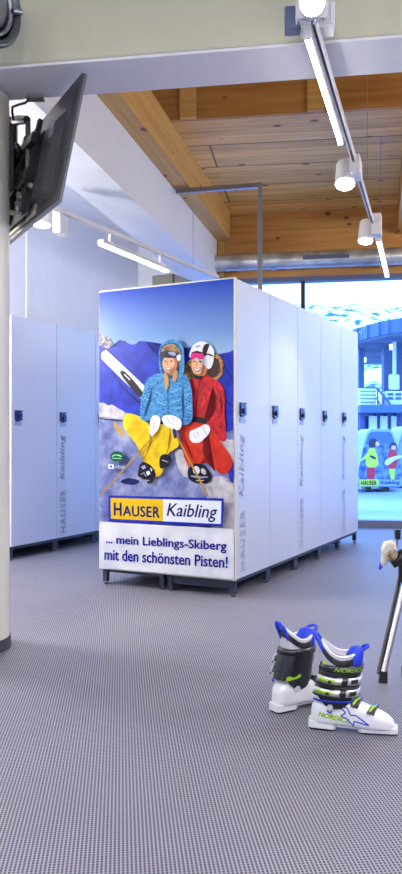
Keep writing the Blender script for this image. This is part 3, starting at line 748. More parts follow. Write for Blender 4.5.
def lin_pt(x, y, z): return at(x, y, (z-EYE)*F/(CY-y))
linear_lamp(lin_pt(307,36,2.50), lin_pt(340.5,143,2.50), 'bright linear lamp beside the right-hand lighting track under the bulkhead', .03, .0135)
linear_lamp(lin_pt(378.5,240,2.52), lin_pt(387.2,276,2.52), 'short bright linear lamp at the window end of the right-hand track', .02, .019)
linear_lamp(lin_pt(101,243.5,2.44), lin_pt(167,270.8,2.44), 'long bright linear lamp hanging from the left-hand track above the lockers', .09, .026)
def spot(label, disc_px, Y, direc, r, length, adapter_px, name='track_spotlight', box=False, adY=None, pw_=60, adsz=(.03,.03,.07)):
    c = at(disc_px[0], disc_px[1], Y); d = Vector(direc).normalized()
    t = thing(name, label, 'spotlight', c)
    q = d.to_track_quat('Z', 'Y').to_matrix().to_4x4()
    def cr(rr, dd, n=28): return [q @ Vector((rr*math.cos(2*PI*i/n), rr*math.sin(2*PI*i/n), dd)) for i in range(n)]
    if not box:
        MB().loft([cr(r*.86,-length), cr(r*.92,-length+.01), cr(r,-.01), cr(r,.004)], 'lampwhite').build('lamp_head', t)
    else:
        h = MB(); h.box((-r*1.15,-r*1.0,-length), (r*1.15,r*1.3,-.006), 'lampwhite', q)
        h.build('lamp_head', t, .004)
        fn = MB()
        for i in range(9): fn.box((-r*1.1+i*r*.26,-r*1.25,-length), (-r*1.03+i*r*.26,-r*1.0,-.02), 'lampwhite', q)
        fn.build('cooling_fins', t)
        MB().loft([cr(r*1.04,-.01), cr(r*1.04,.006), cr(r*.96,.008)], 'lampwhite').build('bezel', t)
    MB().loft([cr(r*.9,.004), cr(r*.9,.008)] if not box else [cr(r*.93,.004), cr(r*.93,.012)], 'disc').build('lens', t)
    a = at(adapter_px[0], adapter_px[1], adY or Y)-c
    am = Matrix.Translation(a) @ Matrix.Rotation(math.atan2(d1.y, d1.x),4,'Z')
    MB().box((-adsz[2],-adsz[0],-adsz[1]), (adsz[2],adsz[0],adsz[1]), 'lampwhite', am).build('track_adapter', t, .004)
    back = q @ Vector((0,0,-length*.6))
    MB().tube([a, back], .008, 'lampwhite', 8).build('swivel_arm', t)
    ld = bpy.data.lights.new('spot_beam', 'SPOT'); ld.energy = pw_; ld.spot_size = math.radians(80); ld.spot_blend = .6; ld.shadow_soft_size = r*.7; ld.color = (1, .95, .86)
    lo_ = bpy.data.objects.new('spot_beam', ld); col.objects.link(lo_); lo_.parent = t; lo_.location = d*.03; lo_.rotation_euler = (-d).to_track_quat('Z','Y').to_euler()
    return t
spot('white cylinder spotlight lit on the right-hand track below the linear lamp', (345,183.5), 4.42, (-.10,-.42,-1), .058, .14, (356,168), adY=4.40, adsz=(.028,.05,.09))
spot('small white spotlight lit on the right-hand track close to the window', (365.5,240.5), 5.6, (-.12,-.25,-1), .055, .15, (376.5,225.5), adY=5.6, adsz=(.035,.075,.06))
spot('large box spotlight glaring at the top edge of the picture under the bulkhead', (312,3), 2.72, (-.05,-1,-.35), .047, .06, (312,-10), box=True, adY=2.9, adsz=(.03,.03,.05), pw_=12)
spot('white cylinder spotlight lit on the left-hand track behind the television', (42,224.5), 5.35, (.0,-.12,-1), .06, .15, (60.5,224), adY=5.35, adsz=(.03,.075,.06))
bx_ = thing('track_transformer', 'small ribbed white box on the right-hand track right above the linear lamp', 'track box', at(317,21,2.98), -.1)
MB().box((-.062,-.04,-.045), (.066,.04,.05), 'lampwhite').build('housing', bx_, .004)
for i in range(8): MB().box((-.055+.015*i,-.046,-.035), (-.048+.015*i,-.04,.05), 'lampwhite').build('rib', bx_)
MB().box((-.125,-.03,-.04), (-.064,.03,.05), 'frame_blue').build('end_block', bx_, .006)

# ------------------------------------------------------------------ ski boots
M['b_white'] = mat('boot_white_shell', (232,234,240), .25, noise=.02, coat=.3)
M['b_black'] = mat('boot_black_cuff', (20,22,32), .28, noise=.1, coat=.4)
M['b_blue'] = mat('boot_blue_liner', (28,62,214), .55, noise=.08, scale=40)
M['b_green'] = mat('boot_green', (150,200,30), .4, noise=.05)
M['b_grey'] = mat('boot_liner_grey', (196,196,206), .7, noise=.04)
M['b_dark'] = mat('boot_inside', (30,30,36), .9)
M['b_alu'] = mat('boot_buckle_metal', (220,222,228), .25, .4, noise=.03)
def sring(x, hw, z0, z1, n=28, pw1=.75):
    c = (z0+z1)/2; h = (z1-z0)/2; out = []
    for i in range(n):
        a = 2*PI*i/n; y = math.cos(a); z = math.sin(a)
        e1 = pw1 if z > 0 else .35
        out.append((x, hw*math.copysign(abs(y)**(.6 if z > 0 else .4), y), c+h*math.copysign(abs(z)**(pw1 if z > 0 else .45), z)))
    return out
def cring2(z, cx, a, b, n=32, tilt=0, zf=None):
    out = []
    for i in range(n):
        t = 2*PI*i/n; x = cx+a*math.copysign(abs(math.cos(t))**.85, math.cos(t)); y = b*math.copysign(abs(math.sin(t))**.85, math.sin(t))
        out.append((x, y, (z if zf is None else zf(t))+tilt*(x-cx)))
    return out
def interp_ring(z):
    zs = [(.095,.084,.080,.050),(.13,.084,.079,.054),(.17,.090,.076,.056),(.205,.098,.074,.057),(.235,.106,.073,.056),(.26,.112,.070,.053)]
    for (a, b) in zip(zs[:-1], zs[1:]):
        if a[0] <= z <= b[0]:
            t = (z-a[0])/(b[0]-a[0]); return [a[i]*(1-t)+b[i]*t for i in (1,2,3)]
    return zs[-1][1:] if z > .2 else zs[0][1:]
def side_pt(z, t, off):
    cx, a, b = interp_ring(z)
    return Vector((cx+(a+off)*math.copysign(abs(math.cos(t))**.85, math.cos(t)), (b+off)*math.copysign(abs(math.sin(t))**.85, math.sin(t)), z))
def band(zlo, zhi, t0, t1, off, slope=0, n=18):
    rings = []
    for i in range(n+1):
        t = t0+(t1-t0)*i/n; dz = slope*i/n
        o_ = side_pt(zlo+dz, t, off); p_ = side_pt(zhi+dz, t, off); i_ = side_pt(zlo+dz, t, off-.006); j_ = side_pt(zhi+dz, t, off-.006)
        rings.append([i_, o_, p_, j_])
    return rings
SX = [(-.004,.020,.030,.075),(.004,.031,.026,.098),(.02,.040,.024,.112),(.05,.046,.022,.124),(.09,.046,.022,.128),(.125,.047,.022,.124),(.155,.050,.020,.112),(.19,.052,.018,.097),(.22,.052,.018,.085),(.25,.048,.018,.073),(.272,.040,.018,.062),(.288,.027,.018,.050),(.296,.012,.02,.036)]
def shell_top(x):
    for a, b in zip(SX[:-1], SX[1:]):
        if a[0] <= x <= b[0]:
            t = (x-a[0])/(b[0]-a[0]); return (a[1]*(1-t)+b[1]*t, a[2]*(1-t)+b[2]*t, a[3]*(1-t)+b[3]*t)
    return SX[-1][1:]
def shell_pt(x, a, off):
    hw, z0, z1 = shell_top(x); c = (z0+z1)/2; h = (z1-z0)/2; y = math.cos(a); z = math.sin(a)
    return Vector((x, (hw+off)*math.copysign(abs(y)**.6, y), c+(h+off)*math.copysign(abs(z)**.75, z)))
def make_boot(side, label, loc, rz):
    """side = -1: buckle levers on local -y (right foot), +1: left foot"""
    t = thing('ski_boot', label, 'ski boot', loc, rz, 'pair of white and black ski boots'); t.scale = (.93,)*3
    MB().loft([sring(*s[:1], s[1], s[2], s[3]) for s in SX], 'b_white').build('shell', t)
    shell = [c for c in col.objects if c.parent == t][0]
    s = MB()
    def block(x0, x1, w0, w1, z0, z1, k):
        rings = []
        for x, w in ((x0,w0*.75),(x0+.012,w0),((x0+x1)/2,(w0+w1)/2),(x1-.012,w1),(x1,w1*.8)):
            rings.append([(x,-w,z0),(x,w,z0),(x,w,z1),(x,-w,z1)])
        s.loft(rings, k, smooth=False)
    block(-.014,.085,.032,.037,.007,.034,'b_white'); block(-.010,.075,.030,.034,0,.008,'b_black')
    block(.165,.306,.040,.030,.006,.026,'b_white'); block(.175,.304,.037,.028,0,.007,'b_black'); block(.08,.17,.026,.03,.014,.026,'b_white')
    s.build('sole', t, .002)
    # cuff
    zs = [.118,.15,.185,.215,.238]
    def cz(z0, drop):
        return lambda tt: z0-drop*max(0, -math.cos(2*tt))*.9   # lower at the sides (ankle), higher front/back
    rings = []
    cx, a, b = interp_ring(.11); rings.append(cring2(0,cx,a+.004,b+.002,zf=cz(.128,.044)))
    for z in zs[1:]:
        cx, a, b = interp_ring(z); rings.append(cring2(z,cx,a+.003,b+.003))
    cx, a, b = interp_ring(.238); rings.append(cring2(.240,cx,a-.002,b-.002)); rings.append(cring2(.225,cx,a-.006,b-.006))
    MB().loft(rings, 'b_black', caps=False).build('cuff', t)
    # tongue and liner
    lin_ = []
    hz = lambda base, back, front: (lambda tt: base+back*max(0,-math.cos(tt))**1.5+front*max(0,math.cos(tt))**2)
    lin_.append(cring2(0,.098,.066,.050,zf=hz(.20,0,0))); lin_.append(cring2(0,.104,.066,.050,zf=hz(.25,.03,.02))); lin_.append(cring2(0,.103,.070,.049,zf=hz(.272,.045,.018)))
    lin_.append(cring2(0,.103,.064,.043,zf=hz(.276,.046,.018))); lin_.append(cring2(0,.103,.055,.036,zf=hz(.26,.04,.012)))
    li = MB().loft(lin_, 'b_grey', caps=False); li.build('liner', t)
    lin2 = MB().loft([cring2(0,.103,.056,.037,zf=hz(.262,.04,.012)), cring2(.20,.098,.05,.034), cring2(.12,.095,.045,.03)], 'b_dark', caps=False); lin2.add(cring2(.12,.095,.045,.03), [tuple(range(32))], 'b_dark'); lin2.build('liner_inside', t)
    rim = cring2(0,.103,.067,.046,zf=hz(.276,.048,.018)); MB().tube([*rim, rim[0]], .0055, 'b_white', 8, caps=False).build('liner_rim', t)
    # black tape on back of liner
    zr = lambda d: (lambda tt: .276-d+.048*max(0,-math.cos(tt))**1.5+.018*max(0,math.cos(tt))**2)
    bt = MB(); bt.loft([cring2(0,.103,.0715,.0505,zf=zr(.034)), cring2(0,.103,.0715,.0505,zf=zr(.012)), cring2(0,.103,.069,.048,zf=zr(.008))], 'b_black', caps=False); bt.build('liner_tape', t)
    # pull loops
    lp = MB(); lp.tube([(.045,.022,.28),(.025,.022,.325),(.012,.012,.345),(.010,-.012,.346),(.024,-.022,.326),(.045,-.022,.28)], [.006,.008,.008,.008,.008,.006], 'b_blue', 8); lp.build('pull_loop', t)
    lp = MB(); lp.tube([(.158,.024,.275),(.186,.024,.305),(.200,.012,.312),(.200,-.012,.312),(.186,-.024,.305),(.158,-.024,.275)], [.005,.006,.006,.006,.006,.005], 'b_blue', 8); lp.build('pull_loop', t)
    tg = MB(); tg.loft([cring2(z,cx,a,b,24) for z, cx, a, b in ((.225,.148,.026,.036),(.255,.150,.032,.042),(.280,.154,.031,.041),(.302,.160,.022,.032),(.309,.161,.008,.012))], 'b_blue'); tg.build('tongue_pad', t)
    # upper power strap with green marks
    MB().loft(band(.222,.246,0,2*PI,.0075), 'b_black', caps=False).build('power_strap', t)
    sg = side
    lat = -PI/2 if side < 0 else PI/2
    def lb(name, zlo, zhi, ta, tb, off, k, slope=0):
        o = MB().loft(band(zlo,zhi,lat*ta,lat*tb,off,slope), k); return o.build(name, t)
    gm = MB()
    v, f = text_mesh('NORDICA', .02, .3)
    def put(mb, v, f, fn, k): mb.add([fn(a, b) for a, b in v], f, k)
    put(gm, v, f, lambda a, b: side_pt(.227+b*.014, lat*(1.15-.85*a) if side < 0 else lat*(.3+.85*a), .0082), 'b_green')
    gm.build('strap_marking', t)
    # two cuff buckles
    for z in (.192, .148):
        lb('buckle_strap', z-.013, z+.013, -.35, 1.02, .0085, 'b_alu', 0)
        kb = lb('buckle_lever', z-.010, z+.012, .95, 1.62, .016, 'b_alu', .006)
        MB().loft(band(z-.005,z+.007,lat*1.05,lat*1.5,.0185,.006), 'b_green').build('lever_insert', kb)
        MB().loft(band(z-.008,z+.008,lat*.42,lat*.66,.0125), 'b_black').build('ladder', kb)
        MB().loft(band(z-.004,z+.006,lat*1.12,lat*1.2,.0200,.0), 'b_black').build('lever_slot', kb)
        MB().loft(band(z-.013,z-.009,lat*.9,lat*1.66,.0175,.004), 'b_black').build('lever_edge', kb)
        MB().loft(band(z-.012,z+.014,lat*.78,lat*.92,.0135), 'b_black').build('hinge', kb)
    MB().loft(band(.162,.172,lat*.0,lat*1.7,.0065), 'b_green' if False else 'b_black').build('cuff_ridge', t)
    lb('blue_trim', .116, .121, .45, 1.75, .0075, 'b_blue', -.004)
    # pivots
    for sgn in (-1, 1):
        MB().tube([(.066, sgn*.044, .094), (.066, sgn*.0565, .094)], .011, 'b_alu', 16).build('pivot', t)
    # forefoot buckles
    for x in (.165, .222):
        st2 = MB(); rings = []
        for i in range(13):
            a = math.radians(35+110*i/12); xx = x-.012*math.cos(a)*sg
            p = shell_pt(xx-.008, a, .004); q_ = shell_pt(xx+.010, a, .004); p2 = shell_pt(xx-.008, a, -.002); q2 = shell_pt(xx+.010, a, -.002)
            rings.append([p2, p, q_, q2])
        st2.loft(rings, 'b_black'); st2.build('buckle_strap', t)
        lv = MB(); rings = []
        for i in range(9):
            tt = i/8; a = math.radians((138-62*(1-tt)) if side > 0 else (42+62*(1-tt))); a = math.radians(28+75*tt) if side > 0 else math.radians(152-75*tt)
            xx = x-.020+.030*tt
            w_ = .009*(1-.3*abs(tt-.5)*2)
            rings.append([shell_pt(xx-w_,a,.006), shell_pt(xx-w_,a,.017), shell_pt(xx+w_,a,.017), shell_pt(xx+w_,a,.006)])
        lo2 = lv.loft(rings, 'b_black').build('buckle_lever', t, .002)
        li2 = MB(); rings = []
        for i in range(7):
            tt = .15+.6*i/6; a = math.radians(28+75*tt) if side > 0 else math.radians(152-75*tt); xx = x-.020+.030*tt
            rings.append([shell_pt(xx-.004,a,.016), shell_pt(xx-.004,a,.019), shell_pt(xx+.004,a,.019), shell_pt(xx+.004,a,.016)])
        li2.loft(rings, 'b_green').build('lever_insert', lo2)
    # side artwork: green lettering and blue star lines on the lateral side, a green flash on the medial cuff
    art = MB(); v, f = text_mesh('NORDICA', .06, .35)
    def sidepos(x, z, off=.0012):
        hw, z0, z1 = shell_top(x); c = (z0+z1)/2; h = (z1-z0)/2; s_ = max(-.999, min(.999, (z-c)/h)); zz = abs(s_)**(1/(.75 if s_ > 0 else .45))
        y = max(0, 1-zz*zz)**.5; return Vector((x, side*((hw)*abs(y)**(.6 if s_ > 0 else .4)+off), z))
    put(art, v, f, (lambda a, b: sidepos(.022+.115*a, .056+b*.019-.018*a)) if side < 0 else (lambda a, b: sidepos(.137-.115*a, .040+b*.015+.018*a)), 'b_green')
    art.build('side_lettering', t)['label'] = 'green slanted lettering'
    star = MB()
    def seg(a, b, w=.0022, k='b_blue', n=6):
        (x0, z0), (x1, z1) = a, b; dx, dz = x1-x0, z1-z0; l = math.hypot(dx, dz); px_, pz_ = -dz/l*w, dx/l*w; L1 = []; 
        for i in range(n+1):
            q = i/n; L1.append([sidepos(x0+dx*q+px_, z0+dz*q+pz_, .0015), sidepos(x0+dx*q-px_, z0+dz*q-pz_, .0015)])
        star.loft(L1, k, caps=False, closed=False)
    S = [(.095,.102),(.128,.094),(.140,.070),(.158,.072),(.205,.040),(.152,.050),(.150,.032),(.128,.056),(.105,.064),(.122,.078),(.095,.102)]
    for a, b in zip(S[:-1], S[1:]): seg(a, b)
    seg((.055,.078),(.072,.086)); seg((.072,.086),(.068,.070)); seg((.068,.070),(.055,.078))
    star.build('side_star', t)['label'] = 'blue star outline'
    med = MB()
    med.loft([[side_pt(.126+.012*i/8, -lat*(1.55-.5*i/8), .0045), side_pt(.140+.004*math.sin(i)+.008*i/8, -lat*(1.55-.5*i/8), .0045)] for i in range(9)], 'b_green', caps=False, closed=False)
    med.build('medial_mark', t)['label'] = 'green flash mark'
    fl_ = MB(); fl_.loft([[side_pt(.238, lat*(1.5+.3*i/6), .005), side_pt(.262-.003*i, lat*(1.5+.3*i/6), .003)] for i in range(7)], 'b_green', caps=False, closed=False); fl_.build('back_flash', t)
    return t
b2p = Vector(at(317, 729, 2.64)); 
make_boot(-1, 'white ski boot with buckles and green side lettering, nearer and right of the pair', (.386, 2.66, 0), math.radians(-13))
make_boot(1, 'white ski boot with smooth black cuff, standing behind and left of the other boot', (.272, 2.80, 0), math.radians(33))

# ------------------------------------------------------------------ chrome stand at right edge
st0 = at(383, 681, 3.14); st0.z = 0
sd = thing('ski_boot_stand', 'chrome-legged stand with black joints cut off by the right edge', 'stand', st0)
def sl(x, y, Y): return at(x, y, Y)-st0
top = sl(407, 575, 3.3); ft = Vector((0,0,.03))
MB().tube([ft, top], .0115, 'chrome', 16).build('leg', sd)
lg2 = MB().tube([ft+Vector((-.016,.012,.0)), top+Vector((-.022,.02,0))], .009, 'black', 12).build('leg', sd); lg2['label'] = 'black rear tube'
MB().tube([Vector((.0,0,0)), ft*1.5+Vector((.003,0,.0))], [.019,.016], 'black_matte', 12).build('rubber_foot', sd)
f2 = sl(407, 680, 3.2); f2.z = 0
MB().tube([f2+Vector((0,0,.03)), top+Vector((.03,0,.02))], .0115, 'chrome', 12).build('leg', sd); MB().tube([f2, f2+Vector((-.006,0,.045))], [.022,.018], 'black_matte', 12).build('rubber_foot', sd)
MB().tube([sl(392,564,3.26), sl(397,561,3.26), sl(402,556,3.26), sl(410,556,3.26)], [.02,.024,.03,.03], 'black', 12).build('joint', sd)
MB().tube([sl(402.5,582,3.28), sl(403.5,552,3.28)], [.018,.022], 'black', 12).build('joint', sd)
MB().box((-.011,-.011,-.02), (.011,.011,.022), 'black', Matrix.Translation(sl(397.5,534.5,3.3))).build('clip', sd, .002)
MB().tube([sl(398,532,3.3), sl(410,533,3.3)], .003, 'chrome', 8).build('wire', sd); MB().tube([sl(398,538,3.3), sl(410,541,3.3)], .003, 'chrome', 8).build('wire', sd); MB().tube([sl(397.6,537,3.3), sl(396,549,3.28)], .004, 'black', 8).build('wire', sd)
# white clamp held on the stand
M['clamp_white'] = patch_mat('clamp_white', (196,192,178), (232,230,224), 30, .4, .6, .45)
M['clamp_brown'] = patch_mat('clamp_brown', (96,76,58), (180,160,130), 60, .4, .6, .5)
c0 = at(390, 556, 3.2)
bo = thing('boot_clamp', 'white curved plastic boot clamp with blue tip fixed to the chrome stand', 'clamp', c0)
def q3(x, y, d=0): return at(x, y, 3.2+d)-c0
def oval_loft(pts, k):
    rings = []
    for i, (x, y, r, f) in enumerate(pts):
        a = pts[max(i-1,0)]; b = pts[min(i+1,len(pts)-1)]; d = (q3(b[0],b[1])-q3(a[0],a[1])).normalized(); s_ = d.cross(Vector((0,1,0))).normalized(); c = q3(x, y)
        rings.append([c+s_*math.cos(2*PI*j/18)*r+Vector((0,1,0))*math.sin(2*PI*j/18)*r*f for j in range(18)])
    return MB().loft(rings, k)
oval_loft([(394,546,.012,1),(391.5,544.5,.02,1),(388.5,545.5,.026,1),(386.8,550,.026,1),(386.2,556,.021,.9),(383.6,562,.014,.8),(381.6,566,.008,.7)], 'clamp_white').build('body', bo)
oval_loft([(382.6,561.5,.009,.7),(381,566,.008,.7),(379.6,569.5,.005,.7)], 'b_blue').build('tip', bo)
oval_loft([(395.2,541,.004,1),(395,546,.006,1),(393.8,549,.012,1)], 'clamp_white').build('hook', bo)
MB().tube([q3(391.5,555,-.03), q3(391.5,555,.03)], [.022,.026], 'clamp_brown', 14).build('knob', bo); MB().tube([q3(391,555,-.036), q3(391,555,-.028)], [.008,.012], 'clamp_brown', 10).build('knob', bo)
MB().tube([q3(391.5,555,.0), q3(397,556,.05)], .012, 'black', 10).build('pin', bo)

# ------------------------------------------------------------------ outside
M['snow'] = patch_mat('snow_ground', (118,134,156), (176,188,200), .35, .3, .7, .7)
M['mountain'] = patch_mat('snowy_forest_slope', (60,100,130), (250,250,250), .22, .40, .50, .9, detail=10)
M['roof_blue'] = mat('canopy_blue', (66,98,150), .5, noise=.05, scale=1)
M['roof_under'] = patch_mat('canopy_underside', (86,92,116), (120,126,150), .6, .35, .65, .7)
M['post_blue'] = mat('outdoor_post', (70,92,140), .5)
M['pale_out'] = mat('pale_cladding', (214,226,232), .5)
M['cabin'] = mat('cabin_shell', (130,152,176), .3)
M['cabin_glass'] = mat('cabin_window', (40,90,170), .15, noise=.1, scale=3)
M['kid_lime'] = mat('print_lime', (190,206,70), .5); M['kid_red'] = mat('print_red', (190,40,60), .5); M['kid_dark'] = mat('print_dark', (40,40,60), .5)
gz = -.3
g_ = MB(); n = 40; vs = []; fs = []
for j in range(21):
    for i in range(41):
        x = -30+70*i/40; y = 9.2+100*(j/20)**1.6; vs.append((x, y, gz-.03+.05*math.sin(x*1.1+y*.4)))
for j in range(20):
    for i in range(40): fs.append((j*41+i, j*41+i+1, (j+1)*41+i+1, (j+1)*41+i))
g_.add(vs, fs, 'snow', True); sn = g_.build('snow_field'); tag(sn, 'bright snow covered ground outside the window', 'snow', kind='stuff')
from mathutils import noise as mn
m_ = MB(); vs = []; fs = []; NI, NJ = 80, 40
for j in range(NJ+1):
    for i in range(NI+1):
        x = -160+620*i/NI; y = 90+410*j/NJ; t = (y-90)/410
        hgt = gz+t*70*(1+.25*mn.noise(Vector((x*.01, 3, 0))))+9*mn.fractal(Vector((x*.02, y*.02, 0)), 1, 2, 5)*min(1, t*4)+ .018*(x-100)
        vs.append((x, y, hgt+max(0,(t-.3))*22))
for j in range(NJ):
    for i in range(NI): fs.append((j*(NI+1)+i, j*(NI+1)+i+1, (j+1)*(NI+1)+i+1, (j+1)*(NI+1)+i))
m_.add(vs, fs, 'mountain', True); mo = m_.build('mountain'); tag(mo, 'snowy forested mountain slope filling the window above the lockers', 'mountain')

def P2(x, y, z): Y = (z-EYE)*F/(CY-y); return ((x-CX)/F*Y, Y)
ZC1, ZC0 = 6.0, 5.38
pts = [P2(352,330,ZC1), P2(358,328,ZC1), P2(368,324.8,ZC1), P2(379.4,321.7,ZC1), P2(389,319.8,ZC1), P2(402,318,ZC1), (11.5,31.0), (15,30.4), (22,36), (18,48), (9.5,46)]
cp_ = thing('entrance_canopy', 'big blue curved canopy roof of the building outside', 'canopy', (12, 38, 0))
mc = Matrix.Translation((-12,-38,0))
MB().prism(pts, ZC0+.02, ZC1, 'roof_blue').build('fascia', cp_, mtx=mc)
cxm = sum(p[0] for p in pts)/len(pts); cym = sum(p[1] for p in pts)/len(pts)
MB().prism([(cxm+(p[0]-cxm)*.97, cym+(p[1]-cym)*.97) for p in pts], ZC0-.05, ZC0+.02, 'roof_under').build('soffit', cp_, mtx=mc)
sm_ = MB()
for a, b in zip(pts[:6], pts[1:7]):
    sm_.box((-.04,-.04,ZC0+.02), (.04,.04,ZC1), 'post_blue', Matrix.Translation((b[0]-.02,b[1]-.02,0)))
sm_.build('fascia_seam', cp_, mtx=mc)
M['outlamp'] = mat('outdoor_lamp', (255,255,255), .4, emis=(230,240,255), estr=3)
for x, y, Y in ((392,344,36),(364,351,42)):
    p = at(x, y, Y); MB().tube([(p.x-12,p.y-38,ZC0-.3), (p.x-12,p.y-38,ZC0)], .12, 'outlamp', 10).build('downlight', cp_)
for x, w, Y in ((361,.13,38),(388.5,.28,37),(397.6,.28,37)):
    p = at(x, 400, Y); MB().box((p.x-w-12, Y-w-38, gz), (p.x+w-12, Y+w-38, ZC0-.04), 'post_blue').build('post', cp_)
# terrace below canopy
te = thing('terrace', 'raised blue-edged terrace below the canopy outside', 'terrace', (11, 34, 0)); mtc = Matrix.Translation((-11,-34,0))
a = at(360.5,405,34); b = at(415,405,33)
MB().prism([(a.x,34), (b.x+6,32.6), (b.x+8,40), (a.x,40)], 2.08, 2.42, 'roof_blue').build('deck', te, mtx=mtc)
MB().box((a.x+.2, 35.5, gz), (18, 36, 2.08), 'cabin_glass').build('glass_front', te, mtx=mtc)
for x in (361.5, 377.5, 388, 398): p = at(x,420,35.3); MB().box((p.x-.08, 35.2, gz), (p.x+.08, 35.5, 2.08), 'post_blue').build('window_post', te, mtx=mtc)
for x0, x1 in ((369,376.5),(380,387),(391,396)): p, q = at(x0,420,35.1), at(x1,420,35.1); MB().box((p.x,35.0,gz), (q.x,35.18,1.95), 'pale_out').build('wall_panel', te, mtx=mtc)
hb = thing('stair_house', 'small pale slatted stair enclosure on the terrace', 'stair enclosure', (0,0,0))
p, q = at(360,410,34.5), at(376,388,34.5)
mm = MB().box((p.x,34.5,2.42), (q.x,36.3,q.z), 'pale_out'); mm.build('wall', hb, .02)
for i in range(6): z = 2.55+i*.16; MB().box((p.x,34.46,z), (q.x,34.5,z+.03), 'post_blue').build('slat', hb)
ra = thing('stair_railing', 'thin dark stair railing sloping down from the slatted enclosure', 'railing', (0,0,0))
a1, a2 = at(377,388,34.4), at(390,404,34.0)
MB().tube([a1,a2], .05, 'post_blue', 6).build('handrail', ra); MB().tube([a1-Vector((0,0,.45)),a2-Vector((.3,0,.3))], .04, 'post_blue', 6).build('lower_rail', ra)
for tt in (.05,.5,.95): c = a1.lerp(a2, tt); MB().tube([c, Vector((c.x,c.y,2.42))], .04, 'post_blue', 6).build('baluster', ra)
sg_ = thing('hanging_sign', 'pale rounded board hanging between the canopy posts', 'sign', (0,0,0))
p, q = at(389,390,35), at(400,374,35); MB().box((p.x,35,p.z), (q.x,35.15,q.z), 'pale_out').build('board', sg_, .12); MB().tube([at(394.5,374,35.07), Vector((at(394.5,374,35.07).x,35.07,ZC0-.05))], .09, 'pale_out', 8).build('hanger', sg_)
lb_ = thing('machine_box', 'pale machine with dark vents standing on the terrace below the sign', 'machine', (0,0,0))
p, q = at(386,402,34.2), at(404,391,34.2); MB().box((p.x,34.2,2.42), (q.x,35,q.z), 'pale_out').build('housing', lb_, .04)
for i in range(4): c = at(387.5+4*(i%2)*2, 394+ (i//2)*4, 34.2); MB().box((c.x,34.15,c.z-.07), (c.x+.25,34.2,c.z+.04), 'post_blue').build('vent', lb_)

# gondola cabin with children printed on
Yg = 18.5
def make_cabin(px_c, label, prints=True, Y=Yg):
    c = at(px_c, 491, Y); c.z = gz+.02
    t = thing('gondola_cabin', label, 'gondola cabin', c, 0, None)
    k = Y/F
    prof = [(-21.5,6),(-21.5,16),(-19,34),(-16,48),(-13,58),(-9,61.5),(9,61.5),(13,58),(16,48),(19,34),(21.5,16),(21.5,6),(19,3),(-19,3)]
    n = len(prof); mb = MB()
    mb.add([(x*k,0,z*k) for x, z in prof]+[(x*k,1.3,z*k) for x, z in prof], [tuple(range(n)), tuple(range(n,2*n))[::-1]]+[(i,(i+1)%n,n+(i+1)%n,n+i) for i in range(n)], 'cabin'); mb.build('shell', t, .03)
    w = [(-14.5,46),(-11.5,56),(-8.5,58.5),(8.5,58.5),(11.5,56),(14.5,46)]; m = len(w)
    mb = MB(); mb.add([(x*k,-.01,z*k) for x, z in w]+[(x*k,0.01,z*k) for x, z in w], [tuple(range(m)), tuple(range(m,2*m))[::-1]]+[(i,(i+1)%m,m+(i+1)%m,m+i) for i in range(m)], 'cabin_glass'); mb.build('window', t)
    fb = MB(); fb.box((-14*k,.1,-.02), (-8*k,.5,3.2*k), 'black'); fb.build('foot', t); fb = MB(); fb.box((3*k,.1,-.02), (10*k,.5,3.2*k), 'black'); fb.build('foot', t)
    if prints:
        pr = MB(); lay = [0]
        def pol(pts, kk):
            lay[0] += 1; y = -.012-.002*lay[0]
            pts = smooth_poly(pts, 3)
            bm = bmesh.new(); f = bm.faces.new([bm.verts.new((x*k,y,z*k)) for x, z in pts]); bmesh.ops.triangulate(bm, faces=[f]); bm.verts.index_update()
            pr.add([v.co.copy() for v in bm.verts], [[v.index for v in f.verts] for f in bm.faces], kk); bm.free()
        def R4(x0, x1, z0, z1, kk):
            lay[0] += 1; y = -.012-.002*lay[0]; pr.add([(x0*k,y,z0*k),(x1*k,y,z0*k),(x1*k,y,z1*k),(x0*k,y,z1*k)], [(0,1,2,3)], kk)
        pol([(-20,10),(-18,34),(-14,44),(14,44),(18,34),(20,10)], 'cabin_print')
        # left child: lime jacket, red trousers, dark goggles
        pol([(-13,24),(-13,12),(-6,12),(-6,24)], 'kid_red')
        pol([(-14,24),(-14,34),(-11,42),(-6,42),(-3,34),(-2,26),(-6,23)], 'kid_lime'); pol([(-21,29),(-19,31),(-12,38),(-11,35),(-17,30)], 'kid_lime')
        pol([(-11,43),(-11,49),(-8,52),(-4,51),(-3,46),(-6,43)], 'kid_dark'); pol([(-5,45),(-4,49),(-1,47),(-2,44)], 'p_skin')
        pol([(-10,33),(-5,31),(-5,33),(-10,35)], 'kid_dark')
        # right child
        pol([(9,24),(10,12),(14,12),(14,24)], 'kid_lime')
        pol([(7,24),(8,38),(12,41),(16,38),(17,28),(14,22),(9,22)], 'kid_red'); pol([(10,41),(10,46),(13,48),(16,46),(16,41)], 'kid_dark'); pol([(11,41),(11,44.4),(15,44.4),(15,41)], 'p_skin')
        pol([(4,27),(6,31),(14,34),(20,35),(21,33),(14,30),(7,25)], 'pale_out')
        R4(-21,-2,4,11,'kid_lime'); R4(-2,21,4,11,'cabin')
        for body, x0, x1, kw in (('HAUSER',-19.5,-4,dict(bold=.02)), ('Kaibling',0,19.5,dict(bold=.01, shear=.25))):
            v, f = text_mesh(body, **kw); y = -.012-.002*(lay[0]+2)
            pr.add([((x0+(x1-x0)*a)*k, y, (5.2+b*4.6)*k) for a, b in v], f, 'p_navy')
        pr.build('printed_children', t)['label'] = 'print of two children in ski clothes above a logo strip'
    return t
M['cabin_print'] = patch_mat('cabin_print_blue', (36,66,150), (110,140,196), 6, .4, .6, .4)
make_cabin(380.2, 'gondola cabin with two printed children standing in the snow outside the window')
